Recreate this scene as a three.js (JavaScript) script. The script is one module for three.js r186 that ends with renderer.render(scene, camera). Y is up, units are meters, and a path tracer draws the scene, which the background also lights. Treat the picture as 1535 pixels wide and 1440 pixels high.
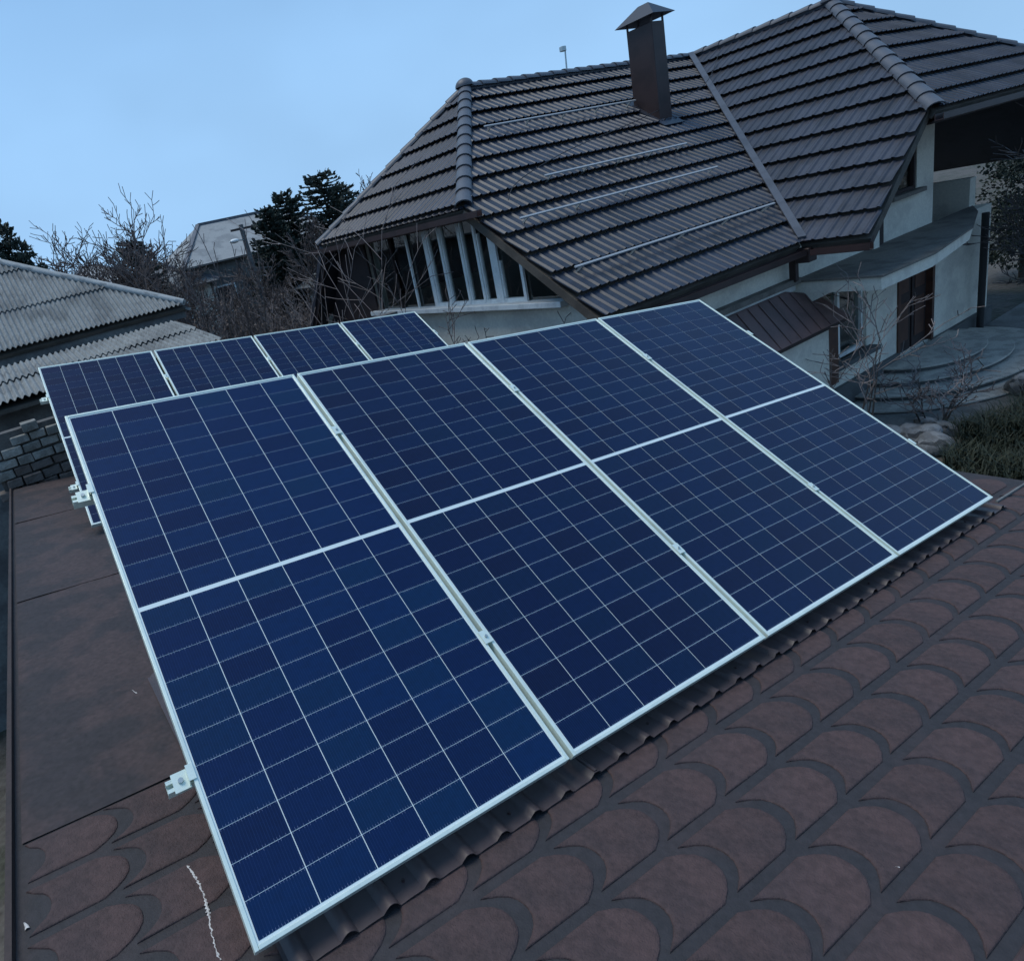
import * as THREE from 'three';
import { mergeGeometries, toCreasedNormals } from 'three/addons/utils/BufferGeometryUtils.js';
import { RoundedBoxGeometry } from 'three/addons/geometries/RoundedBoxGeometry.js';

// ------------------------------------------------------------------ camera, sky, sun, exposure
// Lengths in metres. The camera's foot point is the origin; the garden lies GY below the lens.
const GY = 5.15;
const scene = new THREE.Scene();
const camera = new THREE.PerspectiveCamera(73.65, 1885.4 / 1498.9, 0.05, 600);
camera.setViewOffset(1885.4, 1498.9, 350.4, 58.9, 1535, 1440);
camera.position.set(0, GY, 0);
camera.up.set(0.35424, 0.92127, -0.16057);
camera.lookAt(0.44252, GY - 0.3164, -0.83909);

function rng(seed) { let s = seed >>> 0; return () => { s = (s + 0x6d2b79f5) >>> 0; let t = Math.imul(s ^ (s >>> 15), 1 | s); t = (t + Math.imul(t ^ (t >>> 7), 61 | t)) ^ t; return ((t ^ (t >>> 14)) >>> 0) / 4294967296; }; }
const lerp = (a, b, t) => a + (b - a) * t, clamp = (x, a, b) => Math.min(b, Math.max(a, x));
const smooth = (a, b, x) => { const t = clamp((x - a) / (b - a), 0, 1); return t * t * (3 - 2 * t); };
// periodic value noise, period p lattice cells
const LAT = (() => { const r = rng(11), a = new Float32Array(65536); for (let i = 0; i < a.length; i++) a[i] = r(); return a; })();
function vnoise(x, y, p, seed = 0) {
  const xi = Math.floor(x), yi = Math.floor(y), fx = x - xi, fy = y - yi, m = (k) => ((k % p) + p) % p;
  const h = (i, j) => LAT[(m(i) * 157 + m(j) * 7919 + seed * 3571) & 65535];
  const u = fx * fx * (3 - 2 * fx), v = fy * fy * (3 - 2 * fy);
  return lerp(lerp(h(xi, yi), h(xi + 1, yi), u), lerp(h(xi, yi + 1), h(xi + 1, yi + 1), u), v);
}
function fbm(x, y, p, oct, seed = 0) { let s = 0, a = 0.5, t = 0; for (let o = 0; o < oct; o++) { s += a * vnoise(x, y, p, seed + o); t += a; a *= 0.55; x *= 2; y *= 2; p *= 2; } return s / t; }

{ // an even, thinly clouded evening sky
  const W = 512, H = 256, d = new Float32Array(W * H * 4);
  for (let j = 0; j < H; j++) for (let i = 0; i < W; i++) {
    const e = ((j + 0.5) / H - 0.5) * Math.PI, t = smooth(-0.02, 0.75, e), az = ((i + 0.5) / W - 0.5) * 2 * Math.PI;
    // brightest towards the set sun's side, thin cloud veils
    const side = lerp(1, lerp(0.8, 1, 0.5 + 0.5 * (Math.cos(az) * 0.5 - Math.sin(az) * 0.87)), smooth(1.5, 0.3, Math.abs(e)));
    const c = side * (1 + 0.42 * (fbm(i / W * 15, j / H * 15, 15, 5, 3) - 0.5));
    const o = (j * W + i) * 4;
    d[o] = lerp(0.285, 0.14, t) * c; d[o + 1] = lerp(0.485, 0.30, t) * c; d[o + 2] = lerp(0.74, 0.56, t) * c; d[o + 3] = 1;
  }
  const sky = new THREE.DataTexture(d, W, H, THREE.RGBAFormat, THREE.FloatType);
  sky.mapping = THREE.EquirectangularReflectionMapping; sky.magFilter = sky.minFilter = THREE.LinearFilter; sky.wrapS = THREE.RepeatWrapping; sky.needsUpdate = true;
  scene.background = sky; scene.environment = sky;
}
const sun = new THREE.DirectionalLight(new THREE.Color(1, 0.97, 0.87), 1.5);
sun.position.set(-4, GY + 36, -16); sun.target.position.set(6, 3, -5);
sun.castShadow = true; sun.shadow.radius = 60; sun.shadow.mapSize.set(2048, 2048);
Object.assign(sun.shadow.camera, { left: -35, right: 35, top: 35, bottom: -35, near: 1, far: 120 });
scene.add(sun, sun.target);
const renderer = new THREE.WebGLRenderer({ antialias: true });
renderer.toneMapping = THREE.LinearToneMapping;
renderer.toneMappingExposure = 1.3;
renderer.shadowMap.enabled = true; renderer.shadowMap.type = THREE.PCFSoftShadowMap;

// ------------------------------------------------------------------ materials
const toS = (l) => 255 * (l <= 0.0031308 ? 12.92 * l : 1.055 * Math.pow(l, 1 / 2.4) - 0.055);
function tex(size, metres, fn, colour = true) {
  const d = new Uint8Array(size * size * 4);
  for (let j = 0; j < size; j++) for (let i = 0; i < size; i++) {
    const c = fn(i / size, j / size), o = (j * size + i) * 4;
    for (let k = 0; k < 3; k++) { const v = Array.isArray(c) ? c[k] : c; d[o + k] = clamp(Math.round(colour ? toS(clamp(v, 0, 1)) : 255 * clamp(v, 0, 1)), 0, 255); }
    d[o + 3] = 255;
  }
  const t = new THREE.DataTexture(d, size, size); t.wrapS = t.wrapT = THREE.RepeatWrapping;
  t.magFilter = THREE.LinearFilter; t.minFilter = THREE.LinearMipmapLinearFilter; t.generateMipmaps = true;
  if (colour) t.colorSpace = THREE.SRGBColorSpace;
  t.repeat.set(1 / metres, 1 / metres); t.needsUpdate = true; return t;
}
const mixc = (a, b, t) => [lerp(a[0], b[0], t), lerp(a[1], b[1], t), lerp(a[2], b[2], t)];
const mul = (a, k) => [a[0] * k, a[1] * k, a[2] * k];
const grainBump = tex(256, 0.25, (u, v) => fbm(u * 64, v * 64, 64, 2, 21), false);
const softBump = tex(256, 1.2, (u, v) => fbm(u * 10, v * 10, 10, 5, 31), false);
// mottled surface colour: base colour a with patches of b, fine grain on top
const mottled = (a, b, metres, patch = 6, grain = 0.25, seed = 0, lo = 0.42, hi = 0.68) => tex(512, metres, (u, v) => {
  const p = smooth(lo, hi, fbm(u * patch, v * patch, patch, 5, seed)), g = 1 + grain * (fbm(u * 96, v * 96, 96, 3, seed + 7) - 0.5) * 2;
  return mul(mixc(a, b, p), g);
});
const M = (o) => new THREE.MeshStandardMaterial({ roughness: 0.85, side: THREE.DoubleSide, ...o });
const rgb = (r, g, b) => new THREE.Color().setRGB(r, g, b);

const matScale = [0, 1, 2].map((k) => M({ map: mottled(mul([0.070, 0.041, 0.039], 0.94 + 0.06 * k), mul([0.054, 0.034, 0.034], 0.94 + 0.06 * k), 1.3 + 0.2 * k, 5, 0.38, 40 + k), bumpMap: grainBump, bumpScale: 0.002, roughness: 0.8 }));
const matSmooth = M({ map: mottled([0.052, 0.033, 0.033], [0.027, 0.021, 0.024], 1.7, 9, 0.45, 47, 0.38, 0.66), bumpMap: softBump, bumpScale: 0.006, roughness: 0.72 });
const matRoofing = M({ map: mottled([0.028, 0.025, 0.028], [0.037, 0.029, 0.031], 1.7, 6, 0.3, 50), bumpMap: grainBump, bumpScale: 0.001, roughness: 0.75 });
const matWavy = M({ map: mottled([0.075, 0.053, 0.053], [0.060, 0.045, 0.046], 1.1, 5, 0.12, 55), roughness: 0.42, metalness: 0.0 });
const matAlu = M({ map: mottled([0.80, 0.88, 0.78], [0.72, 0.80, 0.72], 0.9, 5, 0.06, 60), roughness: 0.34, metalness: 0.25 });
const matSteel = M({ color: rgb(0.45, 0.5, 0.5), roughness: 0.35, metalness: 0.6 });
const tileTones = [0.88, 1, 1.12].map((f, k) => M({ map: mottled(mul([0.034, 0.038, 0.054], f), mul([0.022, 0.025, 0.036], f), 2.3 + 0.4 * k, 7, 0.2, 65 + k), roughness: 0.48 })), matTile = tileTones[1];
const matCap = M({ map: mottled([0.090, 0.096, 0.113], [0.066, 0.070, 0.083], 1.7, 6, 0.14, 70), roughness: 0.5 });
const matBar = M({ color: rgb(0.34, 0.36, 0.38), roughness: 0.5 });
const matDeck = M({ map: mottled([0.10, 0.085, 0.07], [0.07, 0.06, 0.05], 1.5, 6, 0.2, 72) });
const matPlaster = M({ map: mottled([0.76, 0.72, 0.62], [0.62, 0.585, 0.51], 2.6, 5, 0.12, 75), bumpMap: grainBump, bumpScale: 0.002 });
const matConcrete = M({ map: mottled([0.17, 0.155, 0.135], [0.115, 0.105, 0.092], 1.9, 7, 0.25, 80), bumpMap: softBump, bumpScale: 0.006 });
const matPlinth = M({ map: mottled([0.10, 0.105, 0.105], [0.075, 0.078, 0.08], 1.9, 7, 0.2, 82) });
const matWhite = M({ map: mottled([0.80, 0.82, 0.80], [0.66, 0.68, 0.67], 1.3, 6, 0.1, 85), roughness: 0.5 });
const matDarkWood = M({ map: mottled([0.035, 0.021, 0.020], [0.022, 0.014, 0.014], 0.9, 7, 0.35, 90), roughness: 0.7 });
const matDoor = M({ map: mottled([0.085, 0.035, 0.022], [0.06, 0.025, 0.018], 0.8, 7, 0.3, 92), roughness: 0.5 });
const matBrownMetal = M({ map: mottled([0.044, 0.024, 0.023], [0.032, 0.018, 0.018], 1.0, 5, 0.15, 95), roughness: 0.5 });
const matBayRoof = M({ map: mottled([0.135, 0.080, 0.074], [0.095, 0.060, 0.057], 1.0, 5, 0.2, 97), roughness: 0.6 });
const matGlass = new THREE.MeshPhysicalMaterial({ color: rgb(0.62, 0.68, 0.66), transmission: 1, thickness: 0, roughness: 0.02, ior: 2.0, side: THREE.DoubleSide });
const matRoom = M({ color: rgb(0.32, 0.29, 0.25) });
const matSlate = M({ map: mottled([0.255, 0.265, 0.26], [0.165, 0.172, 0.172], 2.9, 9, 0.4, 100, 0.4, 0.75), bumpMap: grainBump, bumpScale: 0.002, roughness: 0.9 });
const matSlatePale = M({ map: mottled([0.42, 0.43, 0.42], [0.24, 0.25, 0.25], 0.9, 7, 0.3, 104), roughness: 0.9 });
const matOldPlaster = M({ map: mottled([0.16, 0.165, 0.16], [0.10, 0.10, 0.10], 2.2, 6, 0.25, 103) });
const matBlock = [0, 1, 2, 3].map((k) => M({ map: mottled([[0.29, 0.28, 0.25], [0.23, 0.22, 0.195], [0.13, 0.108, 0.095], [0.33, 0.32, 0.285]][k], [[0.20, 0.19, 0.17], [0.16, 0.15, 0.13], [0.09, 0.075, 0.068], [0.23, 0.22, 0.195]][k], 0.6, 6, 0.35, 110 + k), bumpMap: softBump, bumpScale: 0.02 }));
const matMortar = M({ map: mottled([0.12, 0.11, 0.10], [0.08, 0.073, 0.068], 0.7, 6, 0.35, 115) });
const matGround = M({ map: mottled([0.085, 0.074, 0.062], [0.05, 0.05, 0.034], 5.3, 9, 0.5, 120), bumpMap: softBump, bumpScale: 0.03 });
const matTread = M({ map: mottled([0.44, 0.41, 0.36], [0.31, 0.29, 0.26], 1.3, 8, 0.3, 123) });
const matPaving = M({ map: mottled([0.17, 0.165, 0.155], [0.115, 0.11, 0.10], 2.3, 8, 0.3, 122), bumpMap: softBump, bumpScale: 0.01 });
const matBark = M({ map: mottled([0.088, 0.075, 0.068], [0.055, 0.048, 0.044], 0.5, 6, 0.4, 125), roughness: 0.95 });
const matTwig = M({ color: rgb(0.105, 0.089, 0.088), roughness: 0.95 });
const matTwigPale = M({ color: rgb(0.205, 0.175, 0.17), roughness: 0.95 });
const matNeedle = [0, 1, 2].map((k) => M({ color: [rgb(0.040, 0.058, 0.047), rgb(0.050, 0.066, 0.055), rgb(0.032, 0.048, 0.039)][k], roughness: 0.8 }));
const matLeaf = [0, 1].map((k) => M({ color: [rgb(0.018, 0.030, 0.015), rgb(0.020, 0.029, 0.015)][k], roughness: 0.7 }));
const matDryLeaf = M({ color: rgb(0.13, 0.10, 0.085), roughness: 0.9 });
const matGrass = M({ color: rgb(0.05, 0.06, 0.03), roughness: 0.9 });
const matWire = M({ color: rgb(0.02, 0.02, 0.022), roughness: 0.6 });
const matBackSheet = new THREE.MeshPhysicalMaterial({ color: rgb(0.74, 0.82, 0.80), roughness: 0.5, clearcoat: 1, clearcoatRoughness: 0.06, side: THREE.DoubleSide });
const matStone = M({ map: mottled([0.25, 0.25, 0.25], [0.15, 0.15, 0.15], 0.7, 6, 0.3, 128), bumpMap: softBump, bumpScale: 0.03 });
const matChalk = M({ map: mottled([0.62, 0.60, 0.58], [0.35, 0.33, 0.32], 0.08, 7, 0.4, 130) });
// silicon half cell: fine wires down its length, solder ticks along its long edges
const cellSet = (bases) => [0, 1, 2, 3].map((k) => {
  const base = bases[k], wire = [0.018, 0.045, 0.14], tick = [0.15, 0.18, 0.30], W = 320, H = 192, d = new Uint8Array(W * H * 4), r = rng(70 + k);
  const on = Array.from({ length: 22 }, () => [r() < 0.75, r() < 0.75, 0.5 + 0.5 * r()]);
  for (let j = 0; j < H; j++) for (let i = 0; i < W; i++) {
    const x = (i + 0.5) / W * 20, q = Math.floor(x), f = Math.abs(x - q - 0.5), y = j / H;
    const n = 0.86 + 0.28 * fbm(i / W * 8, j / H * 8, 8, 4, 140 + k), edge = Math.min(y, 1 - y);
    let c = mul(base, n);
    if (f < 0.07) c = mixc(c, wire, 0.6 * on[q][2]);
    if (f < 0.09 && edge < 0.06 * on[q][2] + 0.02 && on[q][y < 0.5 ? 0 : 1]) c = tick;
    const o = (j * W + i) * 4; d[o] = toS(c[0]); d[o + 1] = toS(c[1]); d[o + 2] = toS(c[2]); d[o + 3] = 255;
  }
  const t = new THREE.DataTexture(d, W, H); t.colorSpace = THREE.SRGBColorSpace; t.magFilter = THREE.LinearFilter; t.minFilter = THREE.LinearMipmapLinearFilter; t.generateMipmaps = true; t.needsUpdate = true; return t;
}).map((map) => new THREE.MeshPhysicalMaterial({ map, roughness: 0.55, ior: 1.2, clearcoat: 0.32, clearcoatRoughness: 0.06, side: THREE.DoubleSide }));
// cell blues, bright and navy: the view-dependent sheen shift painted in by panel
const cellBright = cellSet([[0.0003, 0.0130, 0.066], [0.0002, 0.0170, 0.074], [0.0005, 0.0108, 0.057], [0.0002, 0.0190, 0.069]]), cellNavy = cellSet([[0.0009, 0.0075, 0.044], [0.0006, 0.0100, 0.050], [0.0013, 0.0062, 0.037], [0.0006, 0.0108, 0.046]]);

// ------------------------------------------------------------------ helpers
const taken = {};
function numbered(name) { const n = (taken[name] = (taken[name] ?? -1) + 1); return n ? `${name}_${String(n).padStart(3, '0')}` : name; }
function shade(o) { o.traverse((m) => { if (m.isMesh) { m.castShadow = true; m.receiveShadow = true; } }); return o; }
// a thing is a Group at its base; its parts are drawn in place coordinates (y measured from the lens level)
function thing(name, label, category, [x, y, z], group) {
  const o = new THREE.Group(); o.name = numbered(name); o.position.set(x, y + GY, z); o.userData = { label, category }; if (group) o.userData.group = group;
  o.userData0 = [x, y, z]; scene.add(o); return o;
}
function part(root, name, geo, mat, label) {
  const m = new THREE.Mesh(geo, mat); m.name = name; m.castShadow = m.receiveShadow = true;
  if (root.userData0) { const [x, y, z] = root.userData0; m.position.set(-x, -y, -z); }
  if (label) m.userData.label = label;
  root.add(m); return m;
}
function structure(name, geo, mat) { const m = new THREE.Mesh(geo, mat); m.name = name; m.userData = { kind: 'structure' }; m.position.y = GY; m.receiveShadow = m.castShadow = true; scene.add(m); return m; }
class Builder {
  constructor() { this.p = []; this.u = []; this.i = []; }
  v(x, y, z, u = 0, v = 0) { this.p.push(x, y, z); this.u.push(u, v); return this.p.length / 3 - 1; }
  tri(a, b, c) { this.i.push(a, b, c); }
  quad(a, b, c, d) { this.i.push(a, b, c, a, c, d); }
  face(pts, uvs) { const k = pts.map((p, n) => this.v(p[0], p[1], p[2], uvs ? uvs[n][0] : 0, uvs ? uvs[n][1] : 0)); for (let n = 1; n + 1 < k.length; n++) this.tri(k[0], k[n], k[n + 1]); }
  geo(crease) {
    let g = new THREE.BufferGeometry();
    g.setAttribute('position', new THREE.Float32BufferAttribute(this.p, 3)); g.setAttribute('uv', new THREE.Float32BufferAttribute(this.u, 2)); g.setIndex(this.i);
    if (crease) g = toCreasedNormals(g, crease); else g.computeVertexNormals();
    return g;
  }
}
function metreUV(g) { // box-projected uv in metres
  g = g.index ? g.toNonIndexed() : g; if (!g.attributes.normal) g.computeVertexNormals();
  const p = g.attributes.position, n = g.attributes.normal, u = new Float32Array(p.count * 2);
  for (let k = 0; k < p.count; k++) {
    const ax = Math.abs(n.getX(k)), ay = Math.abs(n.getY(k)), az = Math.abs(n.getZ(k));
    const [a, b] = ax >= ay && ax >= az ? [p.getZ(k), p.getY(k)] : ay >= az ? [p.getX(k), p.getZ(k)] : [p.getX(k), p.getY(k)];
    u[2 * k] = a; u[2 * k + 1] = b;
  }
  g.setAttribute('uv', new THREE.BufferAttribute(u, 2)); return g;
}
// box from corner to corner; r rounds its edges
function box(x0, y0, z0, x1, y1, z1, r = 0) {
  const w = Math.abs(x1 - x0), h = Math.abs(y1 - y0), d = Math.abs(z1 - z0);
  const g = r ? new RoundedBoxGeometry(w, h, d, 1, r) : new THREE.BoxGeometry(w, h, d);
  g.translate((x0 + x1) / 2, (y0 + y1) / 2, (z0 + z1) / 2); return metreUV(g);
}
const merge = (a) => mergeGeometries(a.map((g) => { g = g.index ? g.toNonIndexed() : g; for (const k of Object.keys(g.attributes)) if (!['position', 'normal', 'uv'].includes(k)) g.deleteAttribute(k); return g; }));
const V3 = (a) => new THREE.Vector3(...a);
function rod(a, b, r0, r1 = r0, sides = 8) { // a tapered round bar
  const A = V3(a), B = V3(b), g = new THREE.CylinderGeometry(r1, r0, A.distanceTo(B), sides);
  g.applyQuaternion(new THREE.Quaternion().setFromUnitVectors(new THREE.Vector3(0, 1, 0), B.clone().sub(A).normalize()));
  const c = A.add(B).multiplyScalar(0.5); g.translate(c.x, c.y, c.z); return g;
}
function bar(a, b, w, h, up = [0, 1, 0]) { // a square bar from a to b
  const A = V3(a), B = V3(b), d = B.clone().sub(A), L = d.length(); d.normalize();
  const s = d.clone().cross(V3(up)).normalize(), t = s.clone().cross(d);
  const g = metreUV(new THREE.BoxGeometry(L, h, w)); g.applyMatrix4(new THREE.Matrix4().makeBasis(d, t, s)); const c = A.add(B).multiplyScalar(0.5); g.translate(c.x, c.y, c.z); return g;
}
function slab(poly, dir, thick) { // a polygon in space, thickened along dir
  const b = new Builder(), n = poly.length, off = poly.map((p) => [p[0] + dir[0] * thick, p[1] + dir[1] * thick, p[2] + dir[2] * thick]);
  const P = V3(poly[0]), e1 = V3(poly[1]).sub(P).normalize(), nn = V3(dir).normalize(), e2 = nn.clone().cross(e1);
  const uv = (p) => { const q = V3(p).sub(P); return [q.dot(e1), q.dot(e2)]; };
  b.face(poly, poly.map(uv)); b.face([...off].reverse(), [...off].reverse().map(uv));
  let s = 0;
  for (let k = 0; k < n; k++) { const q = (k + 1) % n, L = V3(poly[k]).distanceTo(V3(poly[q])); b.face([poly[k], off[k], off[q], poly[q]], [[s, 0], [s, thick], [s + L, thick], [s + L, 0]]); s += L; }
  return b.geo(0.3);
}
// wall in the x-y plane (or z-y plane) with real openings
function wallShape(outline, holes, depth) {
  const sh = new THREE.Shape(outline.map((p) => new THREE.Vector2(...p)));
  for (const h of holes) sh.holes.push(new THREE.Path(h.map((p) => new THREE.Vector2(...p))));
  return new THREE.ExtrudeGeometry(sh, { depth, bevelEnabled: false });
}
const rect = (x0, y0, x1, y1) => [[x0, y0], [x1, y0], [x1, y1], [x0, y1]];
// clip polygon of points with [a, b, ...] to a convex polygon in (a, b)
function clipTo(pts, poly) {
  let area = 0; for (let k = 0; k < poly.length; k++) { const p = poly[k], q = poly[(k + 1) % poly.length]; area += p[0] * q[1] - q[0] * p[1]; }
  const sg = Math.sign(area);
  for (let k = 0; k < poly.length && pts.length; k++) {
    const p = poly[k], q = poly[(k + 1) % poly.length], f = (r) => sg * ((q[0] - p[0]) * (r[1] - p[1]) - (q[1] - p[1]) * (r[0] - p[0])), out = [];
    for (let m = 0; m < pts.length; m++) {
      const A = pts[m], B = pts[(m + 1) % pts.length], fa = f(A), fb = f(B);
      if (fa >= 0) out.push(A);
      if ((fa >= 0) !== (fb >= 0)) { const t = fa / (fa - fb); out.push(A.map((x, n) => lerp(x, B[n], t))); }
    }
    pts = out;
  }
  return pts;
}
// a sloping sheet: origin O (at a = 0, b = 0), ea along the eave, eb down the slope
function slopeFrame(O, ea, eb) {
  const A = V3(ea).normalize(), B = V3(eb).normalize(), N = A.clone().cross(B).normalize(); if (N.y < 0) N.negate();
  return (a, b, h) => [O[0] + A.x * a + B.x * b + N.x * h, O[1] + A.y * a + B.y * b + N.y * h, O[2] + A.z * a + B.z * b + N.z * h];
}
// a corrugated piece between a0..a1, b0..b1 with height h(a) + lift * t, clipped to poly, with a thin edge at its lower end
function wavePiece(at, poly, a0, a1, b0, b1, cols, prof, lift, thick, base = 0) {
  const B = new Builder(), add = (pts) => { const c = clipTo(pts, poly); if (c.length > 2) B.face(c.map((p) => at(p[0], p[1], p[2])), c.map((p) => [p[0], p[1] + p[2]])); };
  for (let k = 0; k < cols; k++) {
    const x = lerp(a0, a1, k / cols), y = lerp(a0, a1, (k + 1) / cols), hx = prof(x) + base, hy = prof(y) + base;
    add([[x, b0, hx], [x, b1, hx + lift], [y, b1, hy + lift], [y, b0, hy]]);
    const e = b1 - 1e-4;
    add([[x, e, hx + lift], [x, e, hx + lift - thick], [y, e, hy + lift - thick], [y, e, hy + lift]]);
    add([[x, b0, hx - thick], [y, b0, hy - thick], [y, b1, hy + lift - thick], [x, b1, hx + lift - thick]]);
  }
  if (!B.p.length) return null;
  return toCreasedNormals(B.geo(), 0.7);
}

// ------------------------------------------------------------------ ground
structure('ground', (() => { const g = new THREE.PlaneGeometry(700, 700, 1, 1); g.rotateX(-Math.PI / 2); g.translate(0, -GY, 0); const p = g.attributes.position, u = g.attributes.uv; for (let k = 0; k < p.count; k++) u.setXY(k, p.getX(k), p.getZ(k)); return g; })(), matGround);
structure('garden_path', slab([[12.2, -GY + 0.03, -6.4], [12.2, -GY + 0.03, -4.3], [15, -GY + 0.03, -3.0], [24, -GY + 0.03, -2.0], [24, -GY + 0.03, -6.4]], [0, -1, 0], 0.06), matPaving);

// ------------------------------------------------------------------ the garage with its scale-patterned roof
const roofY = (x) => -1.742 - 0.1309 * x;
{
  const g = thing('garage', 'low garage with brown scale-patterned roof carrying the solar panels', 'garage', [2.4, -GY, -3.6]);
  part(g, 'wall', merge([box(-0.25, -GY, 1.0, 5.0, -2.62, -8.2)]), matOldPlaster);
  const roof = part(g, 'roof', slab([[-0.345, roofY(-0.345), -8.42], [5.28, roofY(5.28), -8.42], [5.28, roofY(5.28), 1.3], [-0.66, roofY(-0.66), 1.3]], [-0.13, -0.992, 0], 0.14), matRoofing, 'flat dark roofing sheet under the scale pattern');
  part(g, 'verge_trim', bar([-0.352, roofY(-0.35) - 0.045, -8.42], [-0.668, roofY(-0.66) - 0.045, 1.3], 0.02, 0.15), matDarkWood);
  part(g, 'fascia', box(5.29, -2.62, -8.42, 5.32, -2.46, 1.3), matBrownMetal);
  // one scale of the roofing: concave towards the wall side, round at its free end
  const P = 0.2875, Q = 0.2245, inr = (t) => 0.012 - 0.088 * Math.pow(Math.abs(t), 2.6), R = rng(5);
  const makeScale = (cut) => { // cut: how far from its free end the verge trims it
    const s = new THREE.Shape(), n = 9, h = Q / 2 - 0.0185; let first = true;
    for (let k = 0; k <= n; k++) { const t = -1 + 2 * k / n; const x = Math.max(inr(t), -cut + 0.012); first ? s.moveTo(x, t * h) : s.lineTo(x, t * h); first = false; }
    for (let k = n; k >= 0; k--) { const t = -1 + 2 * k / n; s.lineTo(Math.max(inr(t) + 0.058 - P, -cut), t * h); }
    const e = new THREE.ExtrudeGeometry(s, { depth: 0.0005, bevelEnabled: true, bevelThickness: 0.0055, bevelSize: 0.014, bevelOffset: -0.012, bevelSegments: 3 }); e.rotateX(-Math.PI / 2); return metreUV(e);
  };
  const scaleGeo = makeScale(9);
  const tilt = new THREE.Quaternion().setFromAxisAngle(new THREE.Vector3(0, 0, 1), -Math.atan(0.1309));
  const addScale = (i, j) => {
    const x = -0.232 + 0.285 * i, z = -1.295 + Q * (j + 0.5);
    if (x + 0.03 > 5.24) return;
    const room = x - (-0.613 - 0.0324 * z) - 0.03; if (room < 0.09) return;
    const m = new THREE.Mesh(room < 0.36 ? makeScale(room) : scaleGeo, matScale[Math.floor(R() * 3)]); m.name = 'roof_scale'; m.castShadow = m.receiveShadow = true;
    m.position.set(x, roofY(x) + 0.0004, z); m.quaternion.copy(tilt); roof.add(m);
  };
  for (let j = -1; j < 7; j++) for (let i = 0; i <= 19; i++) addScale(i, j);
  for (let j = -5; j < -1; j++) for (let i = 0; i <= 2; i++) addScale(i, j);
  // plain roofing sheets further up, lapped over one another
  const vx = (z) => -0.613 - 0.0324 * z + 0.02;
  [[-2.41, -4.86, 0.003], [-4.80, -6.93, 0.007], [-6.87, -8.40, 0.011]].forEach(([z0, z1, h], k) => {
    const B = new Builder(), n = 26, m = 30, at = (i, j) => { const z = lerp(z0, z1, j / m), x = lerp(vx(z), 5.1, Math.pow(i / n, 2)); return [x, roofY(x) + h + 0.006 * (vnoise(x * 3.1 + 20, z * 2.3 + 40, 64, 5 + k) - 0.2) + 0.004 * smooth(0.06, 0, Math.abs(x + 0.02 + 0.02 * Math.sin(z * 1.3))), z]; };
    for (let j = 0; j <= m; j++) for (let i = 0; i <= n; i++) { const p = at(i, j); B.v(...p, p[0], p[2]); }
    for (let j = 0; j < m; j++) for (let i = 0; i < n; i++) { const q = j * (n + 1) + i; B.quad(q, q + 1, q + n + 2, q + n + 1); }
    part(roof, 'roofing_sheet', B.geo(), matSmooth, 'plain brown roofing sheet beside the panels');
  });
  for (let j = -5; j < 5; j++) for (let i = 18; i <= 19; i++) if (j < -1) addScale(i, j);
  // smear of white sealant and a few flakes
  const smear = (pts, w) => { const b = new Builder(), r = rng(pts.length); const rows = pts.map((p, k) => { const ww = w * (0.25 + 1.2 * r()) * (k === 0 ? 0.3 : 1); return [b.v(p[0] - ww, roofY(p[0]) + 0.0045, p[1], p[0], p[1]), b.v(p[0], roofY(p[0]) + 0.0045 + 0.004 * (0.5 + r()), p[1], p[0] + 0.02, p[1]), b.v(p[0] + ww, roofY(p[0]) + 0.0045, p[1], p[0] + 0.04, p[1])]; }); for (let k = 0; k + 1 < rows.length; k++) { b.quad(rows[k][0], rows[k][1], rows[k + 1][1], rows[k + 1][0]); b.quad(rows[k][1], rows[k][2], rows[k + 1][2], rows[k + 1][1]); } return b.geo(); };
  const line = []; const r2 = rng(8); for (let k = 0; k <= 60; k++) { const t = k / 60; line.push([lerp(-0.062, -0.058, t) + 0.012 * Math.sin(t * 5) + 0.004 * (r2() - 0.5), lerp(-1.94, -1.56, t)]); }
  part(roof, 'sealant_smear', smear(line, 0.0052), matChalk, 'rough white sealant streak');
  part(roof, 'paint_flake', smear([[-0.012, -3.16], [-0.006, -3.13], [0.002, -3.11]], 0.005), matChalk);
  part(roof, 'paint_flake', smear([[1.565, -0.655], [1.572, -0.65], [1.575, -0.645]], 0.003), matChalk);
  part(roof, 'paint_flake', smear([[-0.525, -2.05], [-0.52, -2.035], [-0.518, -2.02]], 0.006), matChalk);
  // pale strip of lath near the far end of the roof
  part(roof, 'lath', bar([4.74, roofY(4.74) + 0.012, -1.47], [5.22, roofY(5.22) + 0.012, -1.47], 0.012, 0.012), matOldPlaster);
}
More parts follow.
